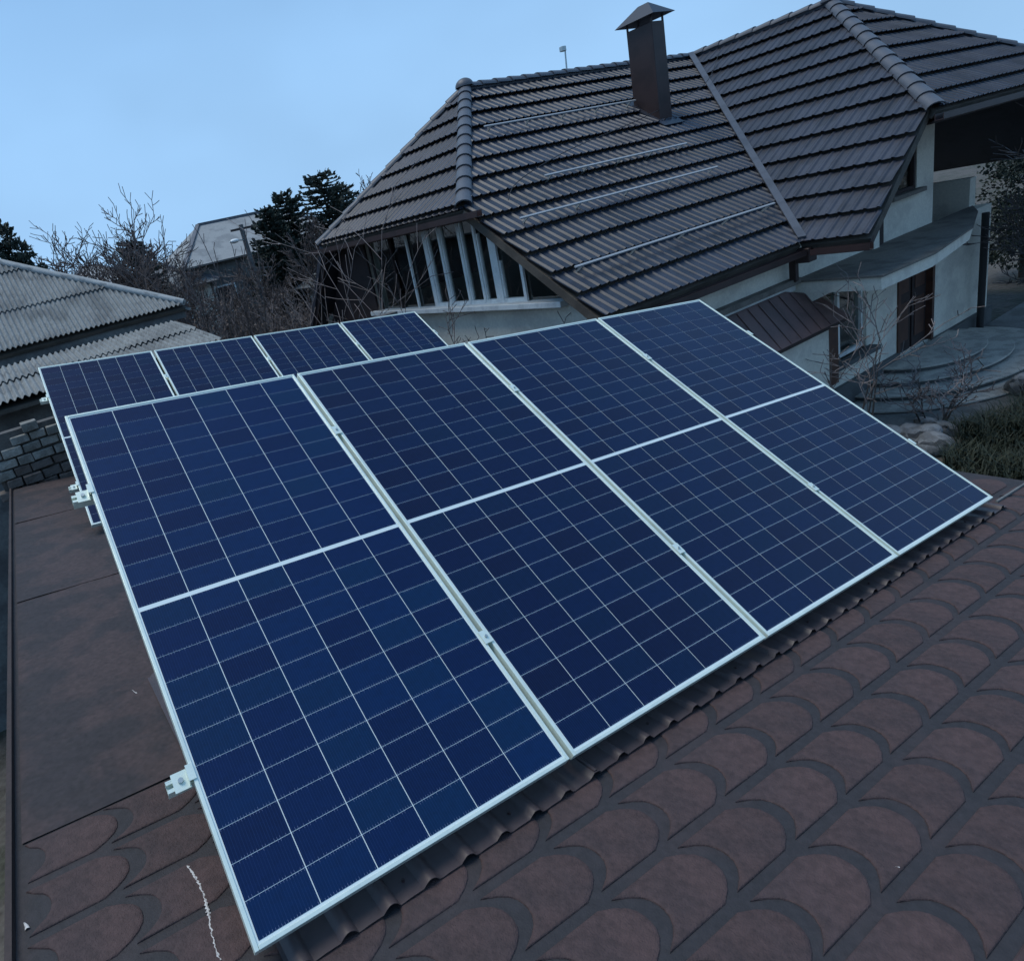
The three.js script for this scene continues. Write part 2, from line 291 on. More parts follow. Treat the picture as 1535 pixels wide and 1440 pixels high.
// profiled brown sheets lying on the roof under the panels
{
  const sheetAt = (u, b, h) => [u * 0.9915 + h * 0.13, roofY(u * 0.9915) + h * 0.992 + 0.006, b];
  const prof = (a) => { const t = ((a / 0.138) % 1 + 1) % 1; return 0.018 * (smooth(0.60, 0.72, t) - smooth(0.88, 0.98, t)) + 0.003 * smooth(0.0, 0.3, t); };
  const ends = [[0.07, 1.24, -1.395], [1.21, 2.42, -1.40], [2.39, 3.45, -1.402], [3.42, 4.72, -1.405]];
  const words = ['brown profiled metal sheet under the first panel, at the bare roof strip', 'brown profiled metal sheet, second from the bare roof strip, under panels', 'brown profiled metal sheet, third from the bare roof strip, under panels', 'brown profiled metal sheet under the last panel, toward the entrance steps'];
  ends.forEach(([a, b, z], k) => {
    const t = thing('profiled_sheet', words[k], 'metal sheet', [(a + b) / 2, roofY((a + b) / 2), z - 1], 'brown sheets under the panels');
    part(t, 'sheet', wavePiece(sheetAt, rect(a, -3.3, b, -1.3), a, b, -3.2, z, Math.round((b - a) / 0.0115), prof, 0.001, 0.0025, 0.004 + 0.003 * (k % 2)), matWavy);
    for (let n = 0; n < 2; n++) { const u = Math.floor(lerp(a, b, n ? 0.75 : 0.3) / 0.138) * 0.138 + 0.045, p = sheetAt(u, z - 0.06, 0.008), q = sheetAt(u, z - 0.06, 0.016); part(t, 'screw', rod(p, q, 0.006, 0.005, 6), matBrownMetal); }
  });
}

// ------------------------------------------------------------------ solar panels
const FRONT = [0.0151, -1.6439, -1.4392], REAR = [0.185, -1.665, -5.84], REARSTEP = 1.162;
const PW = 1.134, PH = 2.278, PG = 0.02;
const eU = V3([0.99154, -0.12981, 0.0012]), eUp = V3([0.07059, 0.5314, -0.84417]), eN = eU.clone().cross(eUp).normalize();
const panelTurn = new THREE.Quaternion().setFromRotationMatrix(new THREE.Matrix4().makeBasis(eU, eUp, eN));
function makePanel(matCell) {
  const g = new THREE.Group(), T = 0.035, lip = 0.012;
  const add = (name, geo, mat) => { const m = new THREE.Mesh(geo, mat); m.name = name; m.castShadow = m.receiveShadow = true; g.add(m); return m; };
  const side = metreUV(new RoundedBoxGeometry(lip, PH, T, 1, 0.0018)), end = metreUV(new RoundedBoxGeometry(PW - 2 * lip - 0.001, lip, T, 1, 0.0018));
  for (const x of [lip / 2, PW - lip / 2]) add('frame_side', side, matAlu).position.set(x, PH / 2, -T / 2);
  for (const y of [lip / 2, PH - lip / 2]) add('frame_end', end, matAlu).position.set(PW / 2, y, -T / 2);
  const back = add('back_sheet', new THREE.BoxGeometry(PW - 2 * lip, PH - 2 * lip, 0.004), matBackSheet); back.position.set(PW / 2, PH / 2, -0.0065);
  const mx = 0.0185, my = 0.0205, gx = 0.0031, gy = 0.0020, mid = 0.020, cw = (PW - 2 * mx - 5 * gx) / 6, ch = ((PH - 2 * my - mid) / 2 - 10 * gy) / 11;
  const cell = new THREE.BoxGeometry(cw, ch, 0.001), R = rng(77);
  for (let i = 0; i < 6; i++) for (let j = 0; j < 22; j++) {
    const m = new THREE.Mesh(cell, matCell[Math.floor(R() * 4)]); m.name = 'cell'; m.receiveShadow = true;
    m.position.set(mx + cw / 2 + i * (cw + gx), my + ch / 2 + j * (ch + gy) + (j > 10 ? mid - gy : 0), -0.0040); g.add(m);
  }
  return g;
}
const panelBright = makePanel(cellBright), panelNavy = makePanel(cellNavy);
function panelRow(origin, step, labels, group) {
  labels.forEach((label, k) => {
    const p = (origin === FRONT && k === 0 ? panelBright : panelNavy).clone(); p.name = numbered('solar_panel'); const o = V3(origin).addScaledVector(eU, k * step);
    p.position.set(o.x, o.y + GY, o.z); p.quaternion.copy(panelTurn); p.userData = { label, category: 'solar panel', group }; scene.add(p);
  });
}
panelRow(FRONT, PW + PG, ['dark blue solar panel at the bare roof strip end of row by the profiled sheets', 'dark blue solar panel, second from bare roof strip in row by the profiled sheets', 'dark blue solar panel, third from bare roof strip in row by the profiled sheets', 'dark blue solar panel at the entrance steps end of row by the profiled sheets'], 'solar panels in the row by the profiled sheets');
panelRow(REAR, REARSTEP, ['half hidden solar panel beside the block wall, in row behind the first', 'half hidden solar panel, second from block wall in row behind the first', 'half hidden solar panel, third from block wall in row behind the first', 'half hidden solar panel at the gable window end of row behind the first'], 'solar panels in the row by the block wall');
// racks: rails, clamps, legs
function rack(origin, step, label) {
  const O = V3(origin), at = (u, v, n) => { const p = O.clone().addScaledVector(eU, u).addScaledVector(eUp, v).addScaledVector(eN, n); return [p.x, p.y, p.z]; };
  const L = 3 * step + PW, t = thing('mounting_rack', label, 'rack', [origin[0], origin[1] - 0.1, origin[2]], 'aluminium racks under the solar panels');
  const N = [eN.x, eN.y, eN.z];
  const channel = (v) => { const parts = []; for (const s of [-0.017, 0.017]) parts.push(bar(at(-0.075, v + s, -0.056), at(L + 0.06, v + s, -0.056), 0.004, 0.04, N)); parts.push(bar(at(-0.074, v, -0.075), at(L + 0.06, v, -0.075), 0.033, 0.004, N)); for (const s of [-0.012, 0.012]) parts.push(bar(at(-0.0745, v + s, -0.0385), at(L + 0.06, v + s, -0.0385), 0.0095, 0.004, N)); return merge(parts); };
  for (const v of [PH * 0.225, PH * 0.785]) {
    part(t, 'rail', channel(v), matAlu);
    for (let k = 1; k < 4; k++) { const u = k * step - (step - PW) / 2; const c = part(t, 'middle_clamp', bar(at(u - 0.019, v, 0.004), at(u + 0.019, v, 0.004), 0.055, 0.005, N), matAlu); part(c, 'bolt', rod(at(u, v, 0.006), at(u, v, 0.013), 0.0065, 0.0065, 6), matSteel).position.set(0, 0, 0); }
    for (const [u, s] of [[0, -1], [L, 1]]) {
      const c = part(t, 'end_clamp', merge([bar(at(u - s * 0.01, v, 0.003), at(u + s * 0.012, v, 0.003), 0.05, 0.005, N), bar(at(u + s * 0.008, v, -0.018), at(u + s * 0.011, v, -0.018), 0.05, 0.04, N), bar(at(u + s * 0.006, v, -0.034), at(u + s * 0.056, v, -0.034), 0.06, 0.005, N)]), matAlu);
      part(c, 'bolt', rod(at(u + s * 0.032, v, -0.032), at(u + s * 0.032, v, -0.022), 0.009, 0.009, 6), matSteel).position.set(0, 0, 0);
    }
  }
  for (let k = 0; k < 5; k++) {
    const u = 0.25 + k * (L - 0.5) / 4;
    for (const v of [PH * 0.225, PH * 0.785]) { const p = at(u, v, -0.079); const q = [p[0], roofY(p[0]) + 0.012, p[2]]; part(t, 'leg', bar(q, p, 0.04, 0.04, [0, 0, 1]), matAlu); }
    const a = at(u, 0.03, -0.06), b = [a[0], roofY(a[0]) + 0.03, a[2]], c = at(u, PH * 0.785, -0.079); part(t, 'base_bar', bar([b[0], roofY(b[0]) + 0.028, b[2] - 0.06], [b[0] + 0.05, roofY(c[0]) + 0.028, c[2] - 0.1], 0.04, 0.03), matAlu);
  }
}
rack(FRONT, PW + PG, 'aluminium rack with rails and clamps under the row by the profiled sheets');
rack(REAR, REARSTEP, 'aluminium rack with rails and clamps under the row by the block wall');

// ------------------------------------------------------------------ block wall at the back of the garage roof
{
  const t = thing('block_wall', 'low wall of rough grey limestone blocks at the roof end', 'wall', [0.6, -GY, -8.75]), R = rng(31);
  part(t, 'mortar', box(-0.42, -GY, -8.66, 5.2, -1.10, -8.86), matMortar);
  for (let j = 0; j < 7; j++) {
    const h = 0.105, y = -1.83 + j * (h + 0.008); let x = -0.46 + (j % 2) * 0.11 - 0.03 * R();
    while (x < 1.15) {
      const w = 0.15 + 0.09 * R(), out = 0.03 + 0.05 * R() + (j < 2 ? 0.06 * R() : 0);
      if (!(j === 6 && (R() < 0.45 || x < -0.2)) && !(j === 5 && x < -0.3)) {
        const m = part(t, 'block', (() => { const g = new RoundedBoxGeometry(w, h * (0.85 + 0.15 * R()), 0.2, 3, 0.012); const p = g.attributes.position; for (let k = 0; k < p.count; k++) p.setXYZ(k, p.getX(k) + 0.012 * (vnoise(p.getY(k) * 20 + x * 9, p.getZ(k) * 20, 64, j) - 0.5), p.getY(k) + 0.012 * (vnoise(p.getX(k) * 20 + x * 5, p.getZ(k) * 20, 64, j + 9) - 0.5), p.getZ(k) + 0.035 * (vnoise(p.getX(k) * 18 + x * 7, p.getY(k) * 18, 64, j + 5) - 0.5)); g.computeVertexNormals(); return metreUV(g); })(), j < 2 ? matBlock[2] : j < 3 ? matBlock[R() < 0.5 ? 2 : 1] : matBlock[[0, 1, 3, 3, 0][Math.floor(R() * 5)]]);
        m.position.x += x + w / 2; m.position.y += y + h / 2; m.position.z += -8.74 + out; m.rotation.y = 0.1 * (R() - 0.5);
      }
      x += w + 0.012;
    }
  }
}

// ------------------------------------------------------------------ the house
const RIDGE = 2.30, RZ = -11.74, TP = Math.tan(0.62326), CP = Math.cos(0.62326), SP = Math.sin(0.62326), ROW = 0.525, WAVE = 0.183;
const tileProf = (a) => { const t = ((a / WAVE) % 1 + 1) % 1; return 0.024 * (smooth(0.05, 0.2, t) - smooth(0.26, 0.46, t)) + 0.006 * smooth(0.5, 1, t) * (1 - smooth(0.97, 1, t)); };
{
  const H = thing('house', 'large house with dark grey metal tile roof and white rendered walls', 'house', [13, -GY, -11]);
  const tr = rng(66);
  const course = (parent, at, poly, n, a0, a1, name, each, dark) => {
    for (let i = 0; i < n; i++) {
      const b0 = i * ROW, b1 = b0 + ROW + 0.0;
      const cells = each ? Math.ceil((a1 - a0) / WAVE) : 1;
      for (let k = 0; k < cells; k++) {
        const x0 = each ? a0 + k * WAVE : a0, x1 = each ? x0 + WAVE : a1;
        const g = wavePiece(at, poly, x0, x1, b0, b1, each ? 12 : Math.round((a1 - a0) / WAVE) * 12, tileProf, 0.07, 0.014, 0.012);
        if (g) part(parent, name, g, tileTones[Math.floor(tr() * 3)]);
      }
    }
  };
  // front slope of the main roof (a = x, b down from the ridge)
  const mainPoly = [[9.75, 0], [16.96, 0], [11.42, 6.825], [6.75, 6.825], [6.75, 3.82]];
  const mainAt = slopeFrame([0, RIDGE, RZ], [1, 0, 0], [0, -SP, CP]);
  const deck = (at, poly, th = 0.12) => { const p = poly.map(([a, b]) => at(a, b, -0.02)), q = poly.map(([a, b]) => at(a, b, -1)), o = at(0, 0, 0), d = at(0, 0, -1); return slab(p, [d[0] - o[0], d[1] - o[1], d[2] - o[2]], th); };
  const s1 = part(H, 'roof_slope', deck(mainAt, mainPoly), matDeck, 'dark grey tiled slope with snow bars and chimney');
  course(s1, mainAt, mainPoly, 13, 6.75, 16.96, 'tile_course');
  // half hip above the gable window (a = z, b down from the ridge end)
  const jp = Math.atan2(2.23, 3.0), jerkAt = slopeFrame([9.75, RIDGE, 0], [0, 0, 1], [-Math.cos(jp), -Math.sin(jp), 0]), jerkPoly = [[RZ, 0], [-8.64, 3.74], [-13.85, 3.74]];
  const s2 = part(H, 'half_hip', deck(jerkAt, jerkPoly), matDeck); course(s2, jerkAt, jerkPoly, 8, -13.85, -8.64, 'tile_course');
  // slope of the wing that faces the gable side (a = z), every tile on its own
  const wingAt = slopeFrame([16.96, RIDGE, 0], [0, 0, 1], [-CP, -SP, 0]), wingPoly = [[RZ, 0], [-8.46, 0], [-5.37, 4.04], [-5.2, 6.825], [-6.2, 6.825]];
  const s3 = part(H, 'wing_slope', deck(wingAt, wingPoly), matDeck); course(s3, wingAt, wingPoly, 13, RZ, -5.15, 'roof_tile', true);
  // half hip of the wing over the entrance
  const kp = Math.atan2(2.47, 3.24), kipAt = slopeFrame([0, RIDGE, -8.46], [1, 0, 0], [0, -Math.sin(kp), Math.cos(kp)]), kipPoly = [[16.96, 0], [20.4, 4.07], [13.53, 4.07]];
  const s4 = part(H, 'wing_half_hip', deck(kipAt, kipPoly), matDeck); course(s4, kipAt, kipPoly, 8, 13.53, 20.4, 'tile_course');
  // slopes turned away
  const back = slab([[9.75, RIDGE, RZ], [6.75, 0.07, -13.85], [6.75, -1.69, -15.5], [22.4, -1.69, -15.5], [16.96, RIDGE, RZ]], [0, -0.69, 0.72], 0.12);
  part(H, 'rear_slope', back, matTile);
  part(H, 'wing_rear_slope', slab([[16.96, RIDGE, RZ], [16.96, RIDGE, -8.46], [20.4, -0.17, -5.24], [22.5, -1.69, -5.15], [22.5, -1.69, -15.6]], [-0.58, -0.81, 0], 0.12), matTile);
  // ridge caps: overlapping half rounds
  const cap = (A, B, up, r = 0.132, len = 0.41) => {
    const a = V3(A), b = V3(B), d = b.clone().sub(a), L = d.length(), n = Math.round(L / len); d.normalize();
    const s = d.clone().cross(V3(up)).normalize(), u = s.clone().cross(d).normalize();
    for (let k = 0; k < n; k++) {
      const B2 = new Builder(), f = (L / n), P = [];
      for (const [t, rr, lift] of [[-0.03, 0.93, 0], [f + 0.03, 1.06, 0.018]]) P.push(Array.from({ length: 9 }, (_, m) => { const an = Math.PI * (m / 8) , q = a.clone().addScaledVector(d, k * f + t).addScaledVector(s, Math.cos(an) * r * rr).addScaledVector(u, Math.sin(an) * r * 0.75 * rr + lift - 0.045); return B2.v(q.x, q.y, q.z, m * 0.05, t); }));
      P.push(P[1].map((v, m) => { const q = new THREE.Vector3(B2.p[v * 3], B2.p[v * 3 + 1], B2.p[v * 3 + 2]).addScaledVector(u, -0.02); return B2.v(q.x, q.y, q.z, m * 0.05, f + 0.03); }));
      for (let m = 0; m < 8; m++) { B2.quad(P[0][m], P[1][m], P[1][m + 1], P[0][m + 1]); B2.quad(P[1][m], P[2][m], P[2][m + 1], P[1][m + 1]); }
      part(H, 'ridge_cap', B2.geo(0.8), matCap);
    }
    return s;
  };
  const hi = 0.07, hip = (a, b) => cap([a[0], a[1] + hi, a[2]], [b[0], b[1] + hi, b[2]], [0, 1, 0]);
  for (const [a, b] of [[[16.96, RIDGE, RZ], [9.75, RIDGE, RZ]], [[16.96, RIDGE, RZ], [16.96, RIDGE, -8.46]], [[9.75, RIDGE, RZ], [6.9, 0.19, -13.75]], [[16.96, RIDGE, -8.46], [20.3, -0.1, -5.35]]]) part(H, 'ridge_batten', bar([a[0], a[1] + 0.035, a[2]], [b[0], b[1] + 0.035, b[2]], 0.16, 0.11), matTile);
  hip([16.96, RIDGE, RZ], [9.75, RIDGE, RZ]); hip([16.96, RIDGE, RZ], [16.96, RIDGE, -8.46]);
  hip([9.75, RIDGE, RZ], [6.78, 0.09, -8.67]); hip([9.75, RIDGE, RZ], [6.75, 0.07, -13.85]);
  hip([16.96, RIDGE, -8.46], [13.53, -0.17, -5.24]); hip([16.96, RIDGE, -8.46], [20.4, -0.17, -5.24]);
  for (const p of [[9.75, RIDGE, RZ], [16.96, RIDGE, -8.46]]) { const g = new THREE.SphereGeometry(0.19, 14, 8, 0, Math.PI * 2, 0, Math.PI / 2); g.scale(1, 0.85, 1); g.translate(p[0], p[1] + 0.06, p[2]); part(H, 'ridge_end_cap', g, matCap); }
  // valley gutter
  { const A = V3([16.9, RIDGE - 0.02, RZ + 0.06]), B = V3([11.42, -1.69, -6.2]), n = V3([-0.25, 0.93, 0.25]); part(H, 'valley_strip', bar(A.clone().addScaledVector(n, 0.14).toArray(), B.clone().addScaledVector(n, 0.14).toArray(), 0.12, 0.03, [-0.25, 0.93, 0.25]), matCap); }
  // gutters and barge boards
  const gutter = (a, b, out) => { const g = []; g.push(bar(a, b, 0.012, 0.09)); const c = [a[0] + out[0], a[1] - 0.045, a[2] + out[1]], d = [b[0] + out[0], b[1] - 0.045, b[2] + out[1]]; g.push(bar([(a[0] + c[0]) / 2, c[1], (a[2] + c[2]) / 2], [(b[0] + d[0]) / 2, d[1], (b[2] + d[2]) / 2], Math.hypot(...out), 0.012)); g.push(bar([c[0], c[1] + 0.045, c[2]], [d[0], d[1] + 0.045, d[2]], 0.01, 0.09)); return merge(g); };
  part(H, 'gutter', gutter([6.7, -1.80, -6.19], [11.35, -1.80, -6.19], [0, 0.11]), matBrownMetal);
  part(H, 'gutter', gutter([11.4, -1.80, -6.0], [11.4, -1.80, -5.15], [-0.11, 0]), matBrownMetal);
  part(H, 'gutter', gutter([6.72, -0.03, -8.2], [6.72, -0.03, -14.1], [-0.1, 0]), matBrownMetal);
  part(H, 'gutter', gutter([13.45, -0.27, -5.22], [20.5, -0.27, -5.22], [0, 0.11]), matBrownMetal);
  part(H, 'downspout', merge([box(11.36, -1.97, -6.28, 11.6, -1.74, -6.05, 0.02), box(11.42, -2.28, -6.42, 11.52, -1.9, -6.3, 0.02)]), matBrownMetal);
  part(H, 'barge_board', bar([6.8, 0.07 - 0.12, -8.6], [6.8, -1.69 - 0.12, -6.17], 0.03, 0.12), matDarkWood);
  part(H, 'barge_board', bar([6.8, 0.07 - 0.16, -13.8], [6.8, -1.69 - 0.16, -15.45], 0.03, 0.2), matDarkWood);
  part(H, 'barge_board', bar([13.32, -0.40, -5.66], [11.45, -1.78, -5.2], 0.03, 0.08), matDarkWood);
  // snow bars on the main slope
  for (const [x0, x1, z] of [[8.69, 12.75, -10.23], [8.48, 12.16, -8.73], [7.15, 11.94, -8.0], [7.02, 11.8, -6.93]]) {
    const y = RIDGE - (z - RZ) * TP, n = 5, bars = [], top = [0, y + 0.15, z + 0.11];
    const b = part(s1, 'snow_bar', bar([x0, top[1], top[2]], [x1, top[1], top[2]], 0.034, 0.022, [0, 0.81, 0.58]), matBar);
    for (let k = 0; k < n; k++) { const x = lerp(x0 + 0.15, x1 - 0.15, k / (n - 1)); part(b, 'bracket', bar([x, y + 0.05, z - 0.04], [x, top[1] - 0.01, top[2]], 0.02, 0.03), matSteel); }
  }
  // chimney
  { const c = part(H, 'chimney', box(12.78, 0.4, -10.2, 13.16, 2.62, -9.6, 0.015), matBrownMetal, 'brown sheet-clad chimney with pointed cowl');
    for (const [x, z] of [[12.80, -10.18], [13.14, -10.18], [12.80, -9.62], [13.14, -9.62]]) part(c, 'cowl_post', bar([x, 2.6, z], [x, 2.74, z], 0.03, 0.03, [1, 0, 0]), matBrownMetal);
    const e = [[12.64, 2.72, -10.36], [13.30, 2.72, -10.36], [13.30, 2.72, -9.44], [12.64, 2.72, -9.44]], t0 = [12.97, 3.0, -10.02], t1 = [12.97, 3.0, -9.78], b = new Builder();
    b.face([e[0], e[1], t0]); b.face([e[1], e[2], t1, t0]); b.face([e[2], e[3], t1]); b.face([e[3], e[0], t0, t1]); b.face(e); part(c, 'cowl', b.geo(0.2), matTile);
    part(c, 'flashing', slab([[12.66, RIDGE - (-10.32 - RZ) * TP + 0.10, -10.32], [13.28, RIDGE - (-10.32 - RZ) * TP + 0.10, -10.32], [13.28, RIDGE - (-9.42 - RZ) * TP + 0.10, -9.42], [12.66, RIDGE - (-9.42 - RZ) * TP + 0.10, -9.42]], [0, -0.81, -0.58], 0.02), matTile); }
  // gable wall with the large window (plane x = 7.2), drawn as z-y outline
  const turn = (g, x) => { g.rotateY(-Math.PI / 2); g.translate(x, 0, 0); return metreUV(g); }; // shape x -> world z
  const rake = (z) => RIDGE - 0.34 - TP * Math.abs(z - RZ) * (z < RZ ? 1.47 : 1);
  part(H, 'gable_wall', turn(wallShape([[-15.2, -GY], [-6.5, -GY], [-6.5, -2.0], [-7.1, -1.56], [-12.72, -1.56], [-12.72, 0.0], [-13.6, 0.0], [-15.2, -1.8]], [], 0.28), 7.48), matPlaster);
  part(H, 'gable_boarding', turn(wallShape([[-15.15, -2.6], [-12.66, -2.6], [-12.66, -0.02], [-13.55, -0.02], [-15.15, -1.85]], [], 0.05), 7.19), matDarkWood);
  part(H, 'window_sill', box(7.02, -1.56, -12.8, 7.3, -1.47, -7.2, 0.012), matWhite);
  const mull = [[-12.55, 0.05], [-11.75, 0.05], [-11.15, 0.045], [-10.53, 0.11], [-10.08, 0.06], [-9.51, 0.06], [-9.10, 0.055], [-8.70, 0.17], [-8.10, 0.06], [-7.30, 0.05]];
  const topAt = (z) => Math.min(0.0, rake(z) - 0.12);
  mull.forEach(([z, w], k) => {
    part(H, 'window_post', slab([[7.2, -1.47, z - w / 2], [7.2, topAt(z - w / 2), z - w / 2], [7.2, topAt(z + w / 2), z + w / 2], [7.2, -1.47, z + w / 2]], [1, 0, 0], 0.04), k > 2 && k < 9 ? matWhite : k === 2 ? matWhite : matDarkWood);
    if (k + 1 < mull.length) {
      const z0 = z + w / 2, z1 = mull[k + 1][0] - mull[k + 1][1] / 2, pl = [[7.26, -1.47, z0], [7.26, topAt(z0), z0]]; const zc = RZ + (RIDGE - 0.46) / TP; if (zc > z0 && zc < z1) pl.push([7.26, 0, zc]); pl.push([7.26, topAt(z1), z1], [7.26, -1.47, z1]);
      const b = new Builder(); b.face(pl); const g = part(H, 'window_pane', b.geo(), matGlass);
      if (k > 2 && k < 8) part(g, 'pane_frame', merge([box(7.21, -1.47, z0, 7.29, -1.41, z1), box(7.225, -1.41, z0, 7.28, Math.min(topAt(z0), topAt(z1)) - 0.05, z0 + 0.03)]), matWhite);
    }
  });
  part(H, 'soffit', slab([[6.76, -0.06, -8.55], [6.76, -0.06, -13.8], [9.0, -0.06, -13.6], [9.0, -0.06, -8.55]], [0, -1, 0], 0.04), matDarkWood);
  part(H, 'wing_soffit', slab([[13.7, -0.32, -5.35], [20.3, -0.32, -5.35], [20.3, -0.32, -8.5], [13.7, -0.32, -8.5]], [0, -1, 0], 0.04), matDarkWood);  // dark slab added under the wing hip to deepen the loggia shade
  // rooms behind the glass
  part(H, 'room_floor', box(7.5, -2.7, -15, 12, -2.6, -6.9), matRoom); part(H, 'room_wall', box(11.9, -2.6, -15, 12, -0.15, -9.0), matRoom);
  // long front wall, z = -6.5, with the wing gable over the entrance
  const eave = (x) => RIDGE - 0.2 - TP * (16.96 - x);
  part(H, 'front_wall', metreUV(wallShape([[7.2, -GY], [19.6, -GY], [19.6, -2.42], [16.75, -2.42], [16.75, -0.35], [13.55, -0.35], [11.7, eave(11.7)], [11.5, -1.82], [7.2, -1.82]], [rect(12.15, -4.13, 14.12, -2.75), rect(15.32, -4.72, 16.8, -2.62), [[14.95, -1.52], [16.05, -1.52], [16.05, -0.48], [14.95, -0.48]]], 0.3).translate(0, 0, -6.8)), matPlaster);
  part(H, 'plinth', merge([box(7.1, -GY, -6.5, 15.3, -4.62, -6.42), box(16.82, -GY, -6.5, 19.7, -4.75, -6.42)]), matPlinth);
  part(H, 'side_wall', box(19.3, -GY, -15.2, 19.6, -1.8, -6.8), matPlaster);
  part(H, 'rear_wall', box(7.2, -GY, -15.4, 19.6, -1.5, -15.2), matPlaster);
  part(H, 'loggia_wall', box(16.75, -2.4, -8.6, 20.2, -0.2, -8.45), matDarkWood);  // dark tone of the loggia walls paints in the shade of the recess
  part(H, 'loggia_side', box(16.6, -2.4, -8.45, 16.75, -0.4, -6.8), matDarkWood);
  part(H, 'inner_wall', box(12.0, -GY, -9.3, 19.3, -0.4, -9.2), matRoom);
  part(H, 'inner_floor', box(12.0, -4.74, -9.2, 19.3, -4.72, -6.8), matRoom);
  // upper window of the wing
  { const w = part(H, 'upper_window', merge([box(14.95, -1.52, -6.62, 15.02, -0.48, -6.52), box(15.98, -1.52, -6.62, 16.05, -0.48, -6.52), box(15.02, -1.52, -6.62, 15.98, -1.46, -6.52), box(15.02, -0.54, -6.62, 15.98, -0.48, -6.52), box(15.3, -1.46, -6.62, 15.36, -0.54, -6.52)]), matDarkWood);
    part(w, 'pane', box(15.02, -1.46, -6.585, 15.3, -0.54, -6.58), matGlass); part(w, 'pane', box(15.36, -1.46, -6.585, 15.98, -0.54, -6.58), matGlass);
    part(w, 'sill', box(14.85, -1.60, -6.58, 16.15, -1.52, -6.36, 0.01), matConcrete); }
  part(H, 'wall_pilaster', box(14.1, -2.36, -6.5, 14.3, -1.3, -6.36), matPlaster); part(H, 'dark_panel', box(14.32, -2.36, -6.5, 14.68, -1.56, -6.46), matDarkWood);
  // string course that runs into the canopy over the entrance
  part(H, 'string_course', box(7.25, -2.34, -6.5, 11.65, -2.24, -6.34, 0.01), matConcrete);
  part(H, 'white_band', box(7.25, -2.46, -6.5, 11.65, -2.34, -6.44), matWhite);
  const cp = (y) => [[11.65, y, -6.49], [11.65, y, -5.13], [13.25, y, -5.08], [15.6, y, -5.42], [17.6, y, -6.05], [18.6, y, -6.49]];
  part(H, 'canopy_top', slab(cp(-2.30), [0, -1, 0], 0.03), matConcrete, 'weathered concrete top of the entrance canopy');
  part(H, 'canopy', slab([[11.69, -2.33, -6.49], [11.69, -2.33, -5.17], [13.24, -2.33, -5.12], [15.58, -2.33, -5.46], [17.57, -2.33, -6.09], [18.5, -2.33, -6.49]], [0, -1, 0], 0.2), matPlaster, 'pale rendered edge of the entrance canopy');
  part(H, 'canopy_corbel', slab([[11.7, -2.53, -6.48], [11.7, -2.53, -5.9], [11.7, -2.8, -6.48]], [1, 0, 0], 0.14), matPlaster);
  part(H, 'porch_post', rod([18.72, -GY, -6.3], [18.72, -2.5, -6.3], 0.07, 0.07, 10), matWire);
  // ground floor window under the canopy
  { const w = part(H, 'front_window', merge([box(12.15, -4.13, -6.66, 12.22, -2.75, -6.56), box(14.05, -4.13, -6.66, 14.12, -2.75, -6.56), box(12.22, -4.13, -6.66, 14.05, -4.06, -6.56), box(12.22, -2.82, -6.66, 14.05, -2.75, -6.56), box(12.62, -4.06, -6.66, 12.70, -2.82, -6.56), box(13.2, -4.06, -6.66, 13.28, -2.82, -6.56)]), matWhite);
    for (const [a, b] of [[12.22, 12.62], [12.70, 13.2], [13.28, 14.05]]) part(w, 'pane', box(a, -4.06, -6.615, b, -2.82, -6.61), matGlass);
    part(w, 'sill', box(12.05, -4.22, -6.6, 14.25, -4.13, -6.3, 0.01), matPlinth); }
  // door
  { const d = part(H, 'entrance_door', merge([box(15.42, -4.72, -6.62, 16.02, -2.7, -6.56), box(16.1, -4.72, -6.62, 16.7, -2.7, -6.56)]), matDarkWood, 'dark double entrance door');
    part(d, 'door_frame', merge([box(15.32, -4.72, -6.68, 15.42, -2.62, -6.47), box(16.7, -4.72, -6.68, 16.8, -2.62, -6.44), box(15.42, -2.7, -6.68, 16.7, -2.62, -6.47)]), matDoor);
    for (const x of [15.72, 16.4]) part(d, 'door_panel', box(x - 0.2, -3.5, -6.56, x + 0.2, -2.85, -6.545, 0.005), matDoor), part(d, 'door_panel', box(x - 0.2, -4.5, -6.56, x + 0.2, -3.7, -6.545, 0.005), matDoor);
    part(d, 'handle', merge([rod([15.97, -3.72, -6.56], [15.97, -3.72, -6.50], 0.012), rod([15.97, -3.72, -6.5], [15.86, -3.72, -6.5], 0.012)]), matSteel); }
  // lean-to roof of brown sheet below the string course
  { const at = slopeFrame([0, -2.40, -6.42], [1, 0, 0], [0, -0.77, 0.62]), poly = [[8.6, 0], [11.3, 0], [11.95, 0.25], [12.25, 0.85], [8.6, 0.85]];
    const l = part(H, 'lean_to_roof', (() => { const p = poly.map(([a, b]) => at(a, b, 0)), o = at(0, 0, 0), q = at(0, 0, -1); return slab(p, [q[0] - o[0], q[1] - o[1], q[2] - o[2]], 0.05); })(), matBayRoof, 'brown sheet lean-to roof below the eave');
    for (let k = 0; k < 12; k++) { const a = 8.75 + k * 0.29; if (a < 11.85) part(l, 'standing_seam', bar(at(a, 0.03 + Math.max(0, a - 11.3) * 0.5, 0.012), at(a, 0.84, 0.006), 0.018, 0.014, [0, 0.62, 0.77]), matBayRoof); }
    part(l, 'fascia', bar(at(8.6, 0.86, -0.04), at(12.25, 0.86, -0.04), 0.02, 0.07), matDarkWood);
    part(H, 'lean_to_wall', merge([box(8.6, -GY, -6.5, 11.75, -3.1, -5.98)]), matPlaster); part(H, 'lean_to_board', box(11.76, -4.2, -6.45, 12.1, -3.12, -6.0, 0.01), matDoor); }
}
